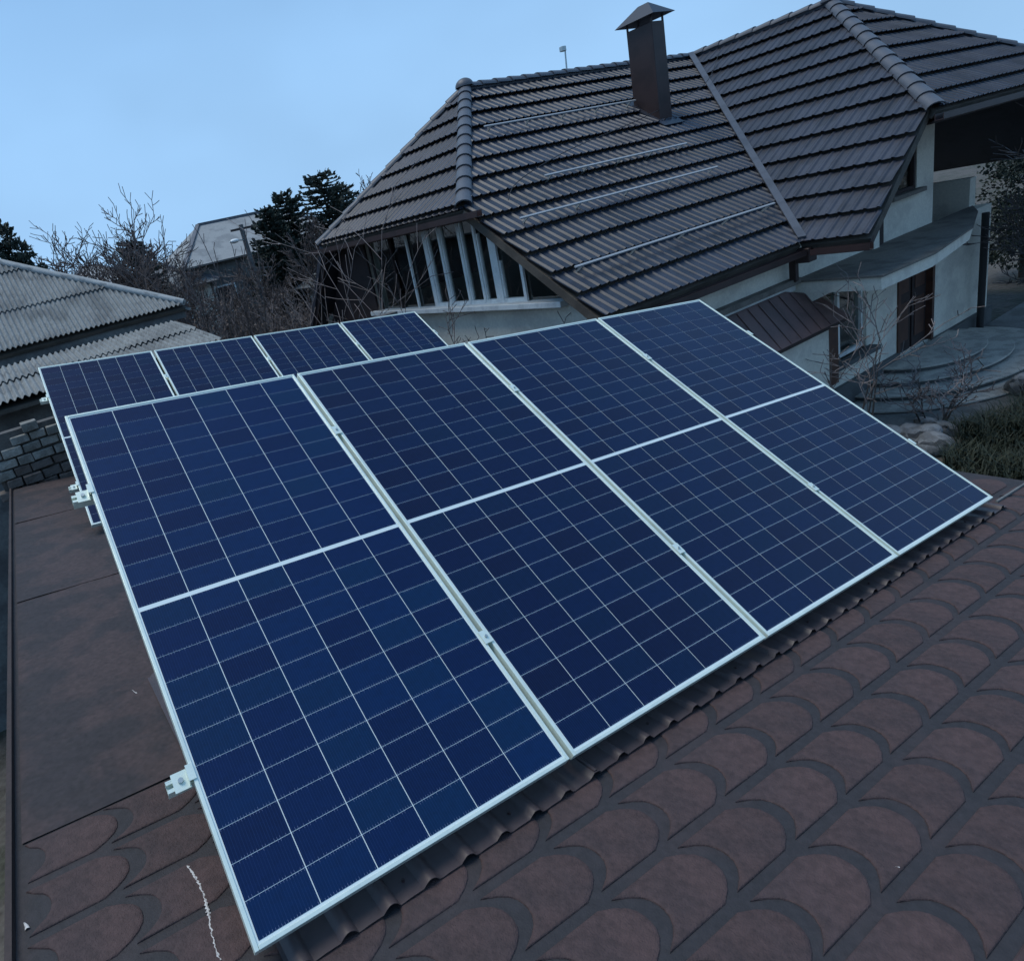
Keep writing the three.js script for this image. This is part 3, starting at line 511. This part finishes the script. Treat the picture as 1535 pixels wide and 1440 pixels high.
// round entrance steps
{
  const S = thing('entrance_steps', 'half round concrete steps in front of the entrance door', 'steps', [16.0, -GY, -6.4]);
  for (let k = 0; k < 4; k++) {
    const r = 1.15 + 0.42 * k, y1 = -4.72 - 0.115 * k;
    const half = (rr, y0, y, bevel) => { const sh = new THREE.Shape(); sh.absellipse(0, 0, rr * 1.25, rr * 0.92, Math.PI, 2 * Math.PI, false); sh.closePath(); const g = new THREE.ExtrudeGeometry(sh, { depth: y - y0, bevelEnabled: bevel, bevelSize: 0.008, bevelThickness: 0.008, bevelSegments: 1, curveSegments: 24 }); g.rotateX(-Math.PI / 2); g.translate(16.0, y0, -6.41); return metreUV(g); };
    const st = part(S, 'step', half(r - 0.045, -GY, y1 - 0.036, false), matPlinth); part(st, 'tread', half(r, y1 - 0.03, y1 - 0.008, true), matTread);
  }
}
// aerial on the ridge and the wire across the roof
{
  const a = thing('aerial_mast', 'thin aerial mast standing on the house ridge', 'aerial', [12.8, RIDGE, RZ]);
  part(a, 'mast', rod([12.8, RIDGE - 0.1, RZ - 0.15], [12.85, RIDGE + 0.6, RZ - 0.15], 0.022, 0.016, 6), matSteel);
  part(a, 'receiver', box(12.72, RIDGE + 0.52, RZ - 0.2, 12.84, RIDGE + 0.62, RZ - 0.1, 0.01), matSteel);
  const w = thing('roof_wire', 'thin dark wire running across the house roof past the chimney', 'wire', [7.5, 0.12, -8.4]);
  const pts = [[7.35, 0.05, -8.3], [7.62, 0.22, -8.46], [9.22, 0.57, -8.96], [12.0, 0.93, -9.47], [13.46, 1.16, -9.78], [15.3, 1.5, -10.23], [17.2, 2.45, -11.0]];
  part(w, 'wire', new THREE.TubeGeometry(new THREE.CatmullRomCurve3(pts.map(V3)), 60, 0.007, 5), matWire);
}

// ------------------------------------------------------------------ neighbour's house and shed, corrugated cement sheets
{
  const wp = (a) => 0.021 * Math.cos(2 * Math.PI * a / 0.085);
  const sheets = (root, at, poly, a0, a1, rows, mats, R) => {
    for (let j = 0; j < rows.length - 1; j++) for (let a = a0, k = 0; a < a1 - 0.02; a += 0.85, k++) {
      const g = wavePiece(at, poly, a, Math.min(a + 0.875, a1), rows[j], rows[j + 1] + 0.1, 10 * 7, wp, 0.028 + 0.008 * R(), 0.007, 0.03 + 0.006 * R());
      if (g) part(root, 'cement_sheet', g, mats[Math.floor(R() * mats.length)]);
    }
  };
  const sl = (O, ea, eb, poly, th) => { const at = slopeFrame(O, ea, eb), p = poly.map(([a, b]) => at(a, b, -0.03)), o = at(0, 0, 0), q = at(0, 0, -1); return slab(p, [q[0] - o[0], q[1] - o[1], q[2] - o[2]], th); };
  const N = thing('neighbour_house', 'low house with hipped grey corrugated cement roof', 'house', [0, -GY, -16]), R = rng(17);
  const p = Math.atan2(2.73, 4.6), cb = Math.cos(p), sb = Math.sin(p), at = slopeFrame([0, 2.33, -17.6], [1, 0, 0], [0, -sb, cb]), poly = [[-4, 0], [-1.25, 0], [3.35, 5.35], [-4, 5.35]];
  const r1 = part(N, 'roof_slope', sl([0, 2.33, -17.6], [1, 0, 0], [0, -sb, cb], poly, 0.06), matDeck); sheets(r1, at, poly, -4, 3.4, [-0.1, 1.15, 2.65, 4.05, 5.25], [matSlate], R);
  part(N, 'hip_slope', slab([[-1.25, 2.3, -17.6], [3.4, -0.45, -22], [3.4, -0.45, -12.95]], [-0.5, -0.86, 0], 0.05), matSlate);
  part(N, 'rear_slope', slab([[-4, 2.3, -17.6], [-1.25, 2.3, -17.6], [3.4, -0.45, -22.2], [-4, -0.45, -22.2]], [0, -0.86, 0.5], 0.05), matSlate);
  for (let k = 0; k < 9; k++) { const f = (t) => [lerp(-1.25, 3.3, t), lerp(2.42, -0.29, t), lerp(-17.6, -13.02, t)], g = new THREE.CylinderGeometry(0.062, 0.07, 0.84, 8, 1, false); const A = V3(f(k / 9)), B = V3(f((k + 1) / 9)); g.applyQuaternion(new THREE.Quaternion().setFromUnitVectors(new THREE.Vector3(0, 1, 0), B.clone().sub(A).normalize())); const c = A.add(B).multiplyScalar(0.5); g.scale(1, 1, 1); g.translate(c.x, c.y - 0.03 + 0.012 * R(), c.z); part(N, 'hip_cap', metreUV(g), matSlatePale); }
  part(N, 'fascia', box(-4, -0.60, -13.12, 3.3, -0.46, -13.08), matOldPlaster);
  part(N, 'wall', box(-4, -GY, -21.6, 2.9, -0.58, -13.55), matOldPlaster);
  const sa = thing('garden_shed', 'low shed with lichen grey corrugated roof below the neighbour eave', 'shed', [0.6, -GY, -10.6]), q = Math.atan2(0.33, 2.2), at2 = slopeFrame([0, -0.58, -11.9], [1, 0, 0], [0, -Math.sin(q), Math.cos(q)]), poly2 = [[-2.5, 0], [2.78, 0], [2.82, 2.3], [-2.5, 2.3]];
  const r2 = part(sa, 'roof_deck', sl([0, -0.58, -11.9], [1, 0, 0], [0, -Math.sin(q), Math.cos(q)], poly2, 0.05), matDeck); sheets(r2, at2, poly2, -2.5, 2.85, [-0.1, 1.05, 2.22], [matSlate], R);
  part(sa, 'wall', box(-2.4, -GY, -11.8, 2.6, -0.92, -10.0), matOldPlaster);
}

// ------------------------------------------------------------------ trees and shrubs
function tube(B, p, q, r0, r1, sides) {
  const d = q.clone().sub(p), L = d.length(); d.normalize();
  const s = Math.abs(d.y) < 0.95 ? new THREE.Vector3(0, 1, 0).cross(d).normalize() : new THREE.Vector3(1, 0, 0).cross(d).normalize(), t = d.clone().cross(s), a = [], b = [];
  for (let k = 0; k <= sides; k++) { const an = 2 * Math.PI * k / sides, c = Math.cos(an), e = Math.sin(an); a.push(B.v(p.x + (s.x * c + t.x * e) * r0, p.y + (s.y * c + t.y * e) * r0, p.z + (s.z * c + t.z * e) * r0, k / sides * 0.3, p.y)); b.push(B.v(q.x + (s.x * c + t.x * e) * r1, q.y + (s.y * c + t.y * e) * r1, q.z + (s.z * c + t.z * e) * r1, k / sides * 0.3, p.y + L)); }
  for (let k = 0; k < sides; k++) B.quad(a[k], b[k], b[k + 1], a[k + 1]);
}
// bare wood: stems fork into limbs, limbs into twigs
function bareWood(seed, base, o) {
  const R = rng(seed), woods = [], twig = new Builder(), tips = [], g = () => R() + R() + R() - 1.5;
  const grow = (p, d, len, r, lev) => {
    const n = lev === 0 ? 5 : lev < 3 ? 4 : 3, B = lev < (o.woodLevels ?? 2) ? woods[woods.length - 1] : twig;
    for (let k = 0; k < n; k++) {
      d = d.clone().add(new THREE.Vector3(g(), g() * 0.6, g()).multiplyScalar(o.wiggle ?? 0.14)).add(new THREE.Vector3(0, (o.rise ?? 0.06), 0)).normalize();
      const q = p.clone().addScaledVector(d, len / n), r1 = Math.max(o.fine ?? 0.006, r * (1 - 0.42 / n * (k + 1) / 1.0 * 0.9)), side = lev === 0 ? 7 : lev === 1 ? 5 : 3;
      tube(B, p, q, Math.max(r, o.fine ?? 0.006), r1, side); p = q; r = r1;
      if (lev < o.levels && (lev > 0 || k >= (o.bare ?? 1))) {
        const c = o.kids[Math.min(lev, o.kids.length - 1)] / n, m = Math.floor(c) + (R() < c % 1 ? 1 : 0);
        for (let z = 0; z < m; z++) {
          const az = R() * Math.PI * 2, an = (o.angle ?? 0.75) * (0.7 + 0.6 * R()), s = new THREE.Vector3(Math.cos(az), 0.15, Math.sin(az)).addScaledVector(d, -d.dot(new THREE.Vector3(Math.cos(az), 0.15, Math.sin(az)))).normalize();
          grow(p.clone(), d.clone().multiplyScalar(Math.cos(an)).addScaledVector(s, Math.sin(an)), len * (o.ratio ?? 0.62) * (0.65 + 0.6 * R()), r * 0.55, lev + 1);
        }
      }
    }
    if (lev >= o.levels - 1) tips.push(p);
  };
  for (let s = 0; s < (o.stems ?? 1); s++) {
    woods.push(new Builder());
    const az = R() * 6.28, out = (o.stems ?? 1) > 1 ? (o.splay ?? 0.3) * (0.4 + R()) : 0, d = new THREE.Vector3(Math.cos(az) * out, 1, Math.sin(az) * out).add(V3(o.lean ?? [0, 0, 0])).normalize();
    grow(new THREE.Vector3(base[0] + Math.cos(az) * out * 0.4, base[1] - 0.05, base[2] + Math.sin(az) * out * 0.4), d, o.trunk * (0.8 + 0.35 * R()), o.r * ((o.stems ?? 1) > 1 ? 0.7 + 0.5 * R() : 1), 0);
  }
  if (o.height) { // grown to its measured height
    let top = -1e9; for (const b of [...woods, twig]) for (let k = 1; k < b.p.length; k += 3) top = Math.max(top, b.p[k]);
    const f = o.height / (top - base[1]), s = (b) => { for (let k = 0; k < b.p.length; k++) b.p[k] = base[k % 3] + (b.p[k] - base[k % 3]) * (k % 3 === 1 ? f : lerp(1, f, o.keep ?? 0.7)); };
    [...woods, twig].forEach(s); for (const q of tips) q.set(base[0] + (q.x - base[0]) * lerp(1, f, o.keep ?? 0.7), base[1] + (q.y - base[1]) * f, base[2] + (q.z - base[2]) * lerp(1, f, o.keep ?? 0.7));
  }
  return { woods, twig, tips, R };
}
function bareTree(name, label, cat, seed, base, o, group) {
  const t = thing(name, label, cat, base, group), w = bareWood(seed, base, o);
  for (const b of w.woods) part(t, o.stems > 1 ? 'stem' : 'trunk', b.geo(), matBark); part(t, 'crown', w.twig.geo(), o.pale ? matTwigPale : matTwig);
  if (o.dry) { const b = new Builder(); for (const p of w.tips) if (w.R() < o.dry) for (let k = 0; k < 2; k++) leaf(b, p.x + 0.08 * (w.R() - 0.5), p.y + 0.08 * (w.R() - 0.5), p.z + 0.08 * (w.R() - 0.5), 0.05 + 0.05 * w.R(), w.R); part(t, 'dry_leaves', b.geo(), matDryLeaf); }
  return t;
}
function leaf(B, x, y, z, s, R, dir) {
  const a = dir ?? new THREE.Vector3(R() - 0.5, R() - 0.5, R() - 0.5).normalize(), b = new THREE.Vector3(R() - 0.5, R() - 0.5, R() - 0.5).cross(a).normalize(), w = s * 0.32;
  const p0 = B.v(x, y, z), p1 = B.v(x + a.x * s * 0.5 + b.x * w, y + a.y * s * 0.5 + b.y * w, z + a.z * s * 0.5 + b.z * w), p2 = B.v(x + a.x * s, y + a.y * s, z + a.z * s), p3 = B.v(x + a.x * s * 0.5 - b.x * w, y + a.y * s * 0.5 - b.y * w, z + a.z * s * 0.5 - b.z * w);
  B.quad(p0, p1, p2, p3);
}
// spruce: whorls of drooping boughs set with needle sprays
function spruce(label, seed, base, H, rad, group, k) {
  const t = thing('spruce', label, 'tree', base, group), R = rng(seed), w = new Builder(), c = new Builder();
  tube(w, V3(base), V3([base[0], base[1] + H, base[2]]), H * 0.022, 0.01, 6);
  for (let y = H * 0.12; y < H * 0.985; y += H * 0.017) {
    const f = 1 - y / H, n = 8 + Math.floor(R() * 4);
    for (let m = 0; m < n; m++) {
      const az = R() * 6.283, L = rad * (0.12 + 0.88 * Math.pow(f, 0.75)) * (0.6 + 0.5 * R()), d = new THREE.Vector3(Math.cos(az), -0.12 + 0.45 * (1 - f) * R() - 0.12 * f, Math.sin(az)).normalize(), p = new THREE.Vector3(base[0], base[1] + y, base[2]);
      tube(w, p, p.clone().addScaledVector(d, L), 0.016, 0.005, 3);
      const cnt = Math.max(6, Math.round(L * 52));
      for (let q = 0; q < cnt; q++) { const u = (q + R()) / cnt, s = 0.13 + 0.16 * (1 - u * 0.5) * R(), pp = p.clone().addScaledVector(d, L * u), sd = new THREE.Vector3(-d.z, 0, d.x).multiplyScalar((R() - 0.5) * 2.2); leaf(c, pp.x, pp.y, pp.z, s * 0.7, R, d.clone().add(sd).add(new THREE.Vector3(0, (R() - 0.35) * 0.8, 0)).normalize()); }
      leaf(c, p.x + d.x * L * 0.9, p.y + d.y * L * 0.9 , p.z + d.z * L * 0.9, 0.22, R, d.clone().add(new THREE.Vector3(0, 0.7, 0)).normalize());
    }
  }
  part(t, 'trunk', w.geo(), matBark); part(t, 'crown', c.geo(), matNeedle[k]); return t;
}
// rounded evergreen: leaf clumps through the crown
function leafy(name, label, cat, seed, base, clumps, size, count, mat, trunk, group) {
  const t = thing(name, label, cat, base, group), R = rng(seed), w = new Builder(), c = new Builder();
  const foot = V3(base), fork = V3([base[0], base[1] + trunk, base[2]]); tube(w, foot, fork, 0.035 + trunk * 0.02, 0.03 + trunk * 0.012, 6);
  for (const [x, y, z, r] of clumps) {
    const C = new THREE.Vector3(base[0] + x, base[1] + y, base[2] + z); tube(w, fork, C, 0.03, 0.008, 4);
    for (let q = 0; q < count * r * r; q++) { const d = new THREE.Vector3(R() - 0.5, R() - 0.5, R() - 0.5).normalize(), u = r * Math.pow(R(), 0.45) * (0.75 + 0.45 * vnoise(d.x * 3 + 9, d.y * 3 + d.z * 2 + 9, 64, seed)); leaf(c, C.x + d.x * u, C.y + d.y * u * 0.8, C.z + d.z * u, size * (0.6 + 0.8 * R()), R, d.clone().add(new THREE.Vector3(R() - 0.5, R() - 0.5, R() - 0.5)).normalize()); }
  }
  part(t, 'trunk', w.geo(), matBark); part(t, 'crown', c.geo(), mat); return t;
}
// ---- behind the roofs, on the gable side
leafy('pine_tree', 'dark pine with clumped crown behind the neighbour roof', 'tree', 41, [0.55, -GY, -22], [[-1.0, 7.6, 0, 0.9], [0.1, 7.7, 0.2, 0.6], [0.75, 7.45, -0.2, 0.5], [0.2, 6.9, 0.3, 0.6], [1.1, 7.0, 0, 0.38], [0.9, 6.5, 0.2, 0.45], [0.3, 6.2, 0.2, 0.5], [1.3, 6.2, 0.2, 0.45], [-0.8, 6.4, 0, 0.8], [-0.1, 8.3, 0, 0.4], [-0.7, 8.4, 0, 0.5], [0.8, 5.8, 0.2, 0.5], [1.7, 5.8, 0.2, 0.4]], 0.13, 2600, matNeedle[2], 5.6);
const wild = { levels: 4, wiggle: 0.13, angle: 0.75, ratio: 0.47, rise: 0.06, fine: 0.0105, bare: 2 };
bareTree('bare_tree', 'wide bare deciduous tree behind the neighbour roof ridge', 'tree', 7, [3.35, -GY, -23.4], { ...wild, trunk: 4.6, r: 0.15, kids: [17, 9, 7, 4], height: 8.5, keep: 0.3 });
bareTree('bare_tree', 'narrow bare tree between the pine and the wide bare tree', 'tree', 9, [2.2, -GY, -24.5], { ...wild, trunk: 4.2, r: 0.11, kids: [11, 8, 6, 4], height: 8.2, keep: 0.3 });
bareTree('bare_tree', 'bare tree with fine twigs in front of small dark spruce', 'tree', 19, [4.75, -GY, -24], { ...wild, trunk: 4.4, r: 0.12, kids: [14, 8, 6, 4], height: 8.2, keep: 0.3 });
spruce('small dark spruce standing behind the bare trees', 51, [6.2, -GY, -29.2], 7.3, 2.4, undefined, 2);
spruce('dark spruce, lowest of the group behind the house gable', 52, [11.2, -GY, -27.0], 7.3, 2.4, 'spruces behind the gable', 2);
spruce('tall slim dark spruce of the group behind the house gable', 53, [12.35, -GY, -27.6], 7.8, 2.6, 'spruces behind the gable', 0);
spruce('tallest and broadest dark spruce of the group behind the house gable', 55, [13.95, -GY, -27.0], 8.25, 3.2, 'spruces behind the gable', 1);
spruce('dark spruce half behind the house half hip', 57, [15.6, -GY, -28.4], 7.7, 2.8, 'spruces behind the gable', 2);
bareTree('bare_tree', 'bare tree with dense grey twigs in front of the spruces', 'tree', 23, [11.5, -GY, -24.2], { ...wild, trunk: 4.4, r: 0.11, kids: [11, 8, 6, 4], angle: 0.55, height: 6.6, keep: 0.3 });
bareTree('bare_tree', 'bare tree whose twigs rise beside the house half hip', 'tree', 27, [17.4, -GY, -27.5], { ...wild, trunk: 4.8, r: 0.1, kids: [12, 8, 6, 4], angle: 0.6, height: 8.1, keep: 0.3 });
[[7.0, -25.5, 6.3, 121, 'bare tree with fine twigs before the low dark roofed house'], [8.4, -27.5, 6.0, 122, 'slender bare tree before the pale hipped house wall'], [9.0, -23.8, 5.5, 123, 'low bare tree next to the lamp pole on its shed side'], [10.5, -26.0, 5.7, 124, 'low bare tree next to the lamp pole on its spruce side'], [5.9, -26.5, 6.6, 125, 'bare tree rising between the small spruce and the low dark roofed house']].forEach(([x, z, h, seed, label]) => bareTree('bare_tree', label, 'tree', seed, [x, -GY, z], { ...wild, trunk: 3.6, r: 0.09, kids: [12, 8, 6, 4], height: h, keep: 0.3 }));
bareTree('bare_sapling', 'tall thin bare saplings rising beyond the shed corner', 'tree', 33, [4.35, -GY, -15.8], { stems: 6, splay: 0.14, trunk: 5.4, r: 0.036, levels: 2, kids: [12, 4], wiggle: 0.05, angle: 0.4, ratio: 0.2, rise: 0.05, fine: 0.008, lean: [-0.1, 0, 0], woodLevels: 1, height: 7.0, keep: 0.2 });
bareTree('bare_sapling', 'short thin bare saplings between the tall saplings and the lamp pole', 'tree', 35, [5.3, -GY, -17.2], { stems: 7, splay: 0.2, trunk: 4.4, r: 0.03, levels: 2, kids: [12, 4], wiggle: 0.05, angle: 0.4, ratio: 0.22, rise: 0.05, fine: 0.008, woodLevels: 1, height: 6.3, keep: 0.2 });
const thicket = [[4.9, -16.6, 4.9, 61, 1], [5.6, -17.6, 5.0, 62, 0], [6.4, -17.0, 4.5, 63, 1], [7.2, -18.6, 4.5, 64, 0], [8.2, -18.0, 4.3, 65, 1], [9.1, -19.8, 4.5, 66, 0], [5.2, -20.5, 5.2, 67, 0], [6.6, -22, 4.9, 68, 1], [8.4, -23, 4.9, 69, 0], [4.0, -18.6, 5.1, 70, 1], [9.9, -21.5, 4.6, 71, 1], [3.5, -20.6, 5.2, 72, 0], [7.0, -16.4, 4.3, 73, 0], [8.0, -16.6, 4.2, 74, 0], [8.9, -17.6, 4.3, 75, 1]];
thicket.forEach(([x, z, h, s, p]) =>
  bareTree('bare_shrub', p ? 'pale-twigged bare shrub in the thicket beyond the shed' : 'dark-twigged bare shrub in the thicket beyond the shed', 'shrub', s, [x, -GY, z], { stems: 7, splay: 0.3, trunk: h * 0.6, r: 0.03, levels: 3, kids: [6, 6, 5], wiggle: 0.12, angle: 0.6, ratio: 0.5, rise: 0.07, fine: 0.006, woodLevels: 1, pale: p, dry: 0.5, height: h }, 'bare shrubs of the thicket'));
// ---- between the panels and the gable
bareTree('bare_shrub', 'tall bare shrub with pale twigs before the dark gable boarding', 'shrub', 81, [5.75, -GY, -11.2], { stems: 5, splay: 0.22, trunk: 3.3, r: 0.035, levels: 3, kids: [4, 4, 3], wiggle: 0.16, angle: 0.7, ratio: 0.55, rise: 0.03, fine: 0.006, woodLevels: 1, pale: 1 });
bareTree('bare_shrub', 'spreading bare bush before the white wall under the gable window', 'shrub', 83, [6.15, -GY, -8.5], { stems: 9, splay: 0.3, trunk: 2.75, r: 0.032, levels: 3, kids: [6, 6, 4], wiggle: 0.2, angle: 0.9, ratio: 0.42, rise: 0.02, fine: 0.006, woodLevels: 1, height: 4.2, keep: 0.4 });
// ---- garden in front of the entrance
bareTree('bare_shrub', 'thin bare shrub before the window under the canopy', 'shrub', 85, [11.3, -GY, -5.3], { stems: 4, splay: 0.22, trunk: 1.9, r: 0.02, levels: 3, kids: [4, 4, 3], wiggle: 0.16, angle: 0.7, ratio: 0.5, rise: 0.03, fine: 0.006, woodLevels: 1, pale: 1 });
bareTree('bare_shrub', 'low tangled bare shrub beside the half round steps', 'shrub', 87, [12.9, -GY, -4.9], { stems: 7, splay: 0.6, trunk: 0.9, r: 0.02, levels: 3, kids: [4, 4, 3], wiggle: 0.22, angle: 0.8, ratio: 0.55, rise: 0.0, fine: 0.007, woodLevels: 1, pale: 1 });
bareTree('bare_tree', 'bare garden tree with dark trunk right of the entrance door', 'tree', 89, [18.3, -GY, -4.9], { trunk: 2.5, r: 0.07, levels: 4, kids: [8, 6, 5, 4], wiggle: 0.2, angle: 0.8, ratio: 0.62, rise: 0.0, fine: 0.008, bare: 1, height: 4.9 });
bareTree('bare_tree', 'leaning bare garden tree at the edge of the evergreen screen', 'tree', 91, [20.2, -GY, -4.6], { trunk: 3.2, r: 0.07, levels: 4, kids: [8, 6, 5, 4], wiggle: 0.2, angle: 0.8, ratio: 0.62, rise: 0.0, fine: 0.009, bare: 1, height: 5.4 });
bareTree('bare_tree', 'bare garden tree whose twigs cross the dark upper terrace', 'tree', 111, [17.4, -GY, -4.0], { trunk: 3.0, r: 0.06, levels: 4, kids: [9, 7, 6, 4], wiggle: 0.2, angle: 0.8, ratio: 0.5, rise: 0.02, fine: 0.008, bare: 1, height: 5.3, keep: 0.4 });
bareTree('bare_shrub', 'low twiggy bush before white wall, on the eave side', 'shrub', 113, [6.5, -GY, -7.3], { stems: 8, splay: 0.26, trunk: 2.6, r: 0.03, levels: 3, kids: [6, 6, 4], wiggle: 0.2, angle: 0.9, ratio: 0.4, rise: 0.02, fine: 0.006, woodLevels: 1, height: 3.85, keep: 0.4 });
leafy('evergreen_tree', 'dark evergreen tree standing past the entrance porch', 'tree', 93, [24.6, -GY, -7.4], [[0, 1.2, 0, 1.3], [0.3, 2.4, 0.2, 1.3], [-0.4, 3.4, 0.3, 1.2], [0.3, 4.4, 0, 1.0], [-0.7, 1.6, 0.6, 1.1], [0, 5.0, 0.2, 0.6], [1.4, 3, 0.6, 1.3]], 0.09, 2300, matNeedle[2], 2.6);
bareTree('bare_tree', 'distant bare tree rising behind the wing roof', 'tree', 105, [52, -GY, -17], { ...wild, trunk: 4.0, r: 0.16, kids: [16, 10, 7, 5], angle: 0.7, fine: 0.03, height: 7.6, keep: 0.3 });
// long dark grass and ground ivy in front of the steps
{
  const b = new Builder(), R = rng(404);
  for (let k = 0; k < 26000; k++) {
    const x = 6.5 + 8.6 * R(), z = -1.2 - 3.6 * R(); if (z < -3.0 - 0.55 * (x - 8) * 0.3 - 1.1 * vnoise(x * 1.1, z * 1.1, 64, 4)) continue;
    const n = vnoise(x * 1.7, z * 1.7, 64, 6), h = (0.10 + 0.32 * n) * (0.6 + 0.6 * R()), az = R() * 6.283, l = h * (0.5 + 0.8 * R()), w = 0.006 + 0.006 * R();
    const dx = Math.cos(az), dz = Math.sin(az), p = [b.v(x - dz * w, -GY, z + dx * w), b.v(x + dz * w, -GY, z - dx * w), b.v(x + dx * l * 0.4 + dz * w * 0.7, -GY + h * 0.75, z + dz * l * 0.4 - dx * w * 0.7), b.v(x + dx * l * 0.4 - dz * w * 0.7, -GY + h * 0.75, z + dz * l * 0.4 + dx * w * 0.7), b.v(x + dx * l, -GY + h, z + dz * l)];
    b.quad(p[0], p[1], p[2], p[3]); b.tri(p[3], p[2], p[4]);
  }
  const g = new THREE.Mesh(b.geo(), matLeaf[1]); g.name = 'grass'; g.position.y = GY; g.userData = { label: 'long dark green grass in the garden before the steps', category: 'grass', kind: 'stuff' }; scene.add(g);
}
// stones
{
  const stone = (label, x, z, r, sy, seed, mat) => { const t = thing('garden_stone', label, 'stone', [x, -GY, z], 'stones lying in the garden'), g = new THREE.IcosahedronGeometry(r, 3), p = g.attributes.position; for (let k = 0; k < p.count; k++) { const v = new THREE.Vector3().fromBufferAttribute(p, k), n = 0.72 + 0.56 * vnoise(v.x / r * 1.4 + 5 + seed, v.y / r * 1.4 + v.z / r * 1.1 + 5, 64, seed); p.setXYZ(k, v.x * n, v.y * n * sy, v.z * n); } g.computeVertexNormals(); g.translate(x, -GY + r * sy * 0.6, z); part(t, 'stone', metreUV(toCreasedNormals(g, 0.5)), mat); };
  stone('pale boulder on the garden path past the grass', 14.75, -4.3, 0.24, 1.0, 1, matStone);
  [[12.1, -4.75, 0.3, 2], [11.75, -4.5, 0.26, 3], [12.45, -4.65, 0.22, 4], [11.5, -4.85, 0.24, 5], [11.9, -5.15, 0.26, 6], [12.7, -4.95, 0.18, 7], [11.25, -4.55, 0.2, 8]].forEach(([x, z, r, s]) => stone('grey rubble stone heaped beside the low tangled shrub', x, z, r, 0.7, s, matStone));
}
// ------------------------------------------------------------------ far houses, lamp pole
function farHouse(label, [x0, x1, z0, z1], eave, ridge, inset, wall, roof, wins) {
  const t = thing('distant_house', label, 'house', [(x0 + x1) / 2, -GY, (z0 + z1) / 2]), zc = (z0 + z1) / 2, o = 0.45;
  part(t, 'wall', box(x0, -GY, z0, x1, eave, z1), wall);
  const a = [x0 - o, eave - 0.1, z1 + o], b = [x1 + o, eave - 0.1, z1 + o], c = [x1 + o, eave - 0.1, z0 - o], d = [x0 - o, eave - 0.1, z0 - o], r0 = [x0 + inset, ridge, zc], r1 = [x1 - inset, ridge, zc];
  part(t, 'roof_slope', slab([a, b, r1, r0], [0, -0.8, -0.6], 0.1), roof); part(t, 'roof_slope', slab([c, d, r0, r1], [0, -0.8, 0.6], 0.1), roof); part(t, 'roof_hip', slab([d, a, r0], [0.6, -0.8, 0], 0.1), roof); part(t, 'roof_hip', slab([b, c, r1], [-0.6, -0.8, 0], 0.1), roof);
  part(t, 'ridge', bar(r0, r1, 0.25, 0.16), matCap); part(t, 'ridge', bar(a, r0, 0.22, 0.14), matCap); part(t, 'ridge', bar(b, r1, 0.22, 0.14), matCap);
  for (const [wx, wy, w, h] of wins) { const f = part(t, 'window', box(wx - w / 2 - 0.08, wy - h / 2 - 0.08, z1, wx + w / 2 + 0.08, wy + h / 2 + 0.08, z1 + 0.05), matWhite); part(f, 'pane', box(wx - w / 2, wy - h / 2, z1 + 0.05, wx + w / 2, wy + h / 2, z1 + 0.06), M({ color: rgb(0.03, 0.035, 0.04), roughness: 0.1 })); }
  return t;
}
farHouse('distant house with pale grey hipped roof beyond the thicket', [9.6, 18.5, -42, -34.4], 0.75, 2.75, 2.2, matOldPlaster, M({ map: mottled([0.30, 0.31, 0.31], [0.22, 0.23, 0.235], 3, 6, 0.15, 140) }), [[11, -1.2, 1.0, 1.2], [13.5, -1.2, 1.0, 1.2]]);
farHouse('distant low house with grey roof behind the lamp pole', [12.8, 21, -50, -44], 1.2, 2.6, 1.0, matPlaster, M({ map: mottled([0.24, 0.25, 0.26], [0.17, 0.18, 0.19], 3, 6, 0.15, 141) }), []);
farHouse('distant house with low dark roof behind the wide bare tree', [6.5, 10.2, -40, -34], -0.1, 1.2, 1.4, matPlaster, M({ map: mottled([0.17, 0.175, 0.175], [0.12, 0.12, 0.125], 3, 6, 0.2, 142) }), [[8.3, -1.5, 1, 1.1]]);
farHouse('distant pale house with light roof behind the small spruce', [5.6, 9.4, -54, -47], 1.1, 2.5, 1.4, matPlaster, M({ map: mottled([0.36, 0.36, 0.36], [0.27, 0.27, 0.275], 3, 6, 0.15, 144) }), [[7.4, -0.2, 1, 1.1]]);
farHouse('distant long pale roofed house behind the spruces', [17, 29, -66, -58], 1.9, 3.6, 1.6, matPlaster, M({ map: mottled([0.33, 0.33, 0.34], [0.25, 0.25, 0.26], 3, 6, 0.15, 145) }), []);
farHouse('small whitewashed outbuilding under the spruces', [11.6, 14.6, -25.8, -23.2], -1.15, -0.35, 1.0, matWhite, M({ map: mottled([0.2, 0.21, 0.21], [0.13, 0.14, 0.14], 3, 6, 0.2, 143) }), [[12.6, -2.2, 0.7, 0.8]]);
{
  const t = thing('lamp_pole', 'square concrete utility pole with white lamp beyond the thicket', 'pole', [9.75, -GY, -26.3]);
  part(t, 'pole', (() => { const g = new THREE.CylinderGeometry(0.11, 0.17, 6.75, 4); g.rotateY(0.6); g.translate(9.75, -GY + 6.75 / 2, -26.3); return metreUV(g.toNonIndexed()); })(), matStone);
  part(t, 'lamp_arm', rod([9.75, 1.02, -26.3], [9.35, 1.06, -26.0], 0.025), matSteel); part(t, 'lamp_head', (() => { const g = new THREE.SphereGeometry(0.2, 14, 8); g.scale(1, 0.42, 0.6); g.translate(9.2, 1.05, -25.95); return g; })(), matWhite); part(t, 'crossarm', bar([9.3, 1.45, -26.3], [10.2, 1.45, -26.3], 0.08, 0.08), matDarkWood);
}
shade(scene);
renderer.render(scene, camera);
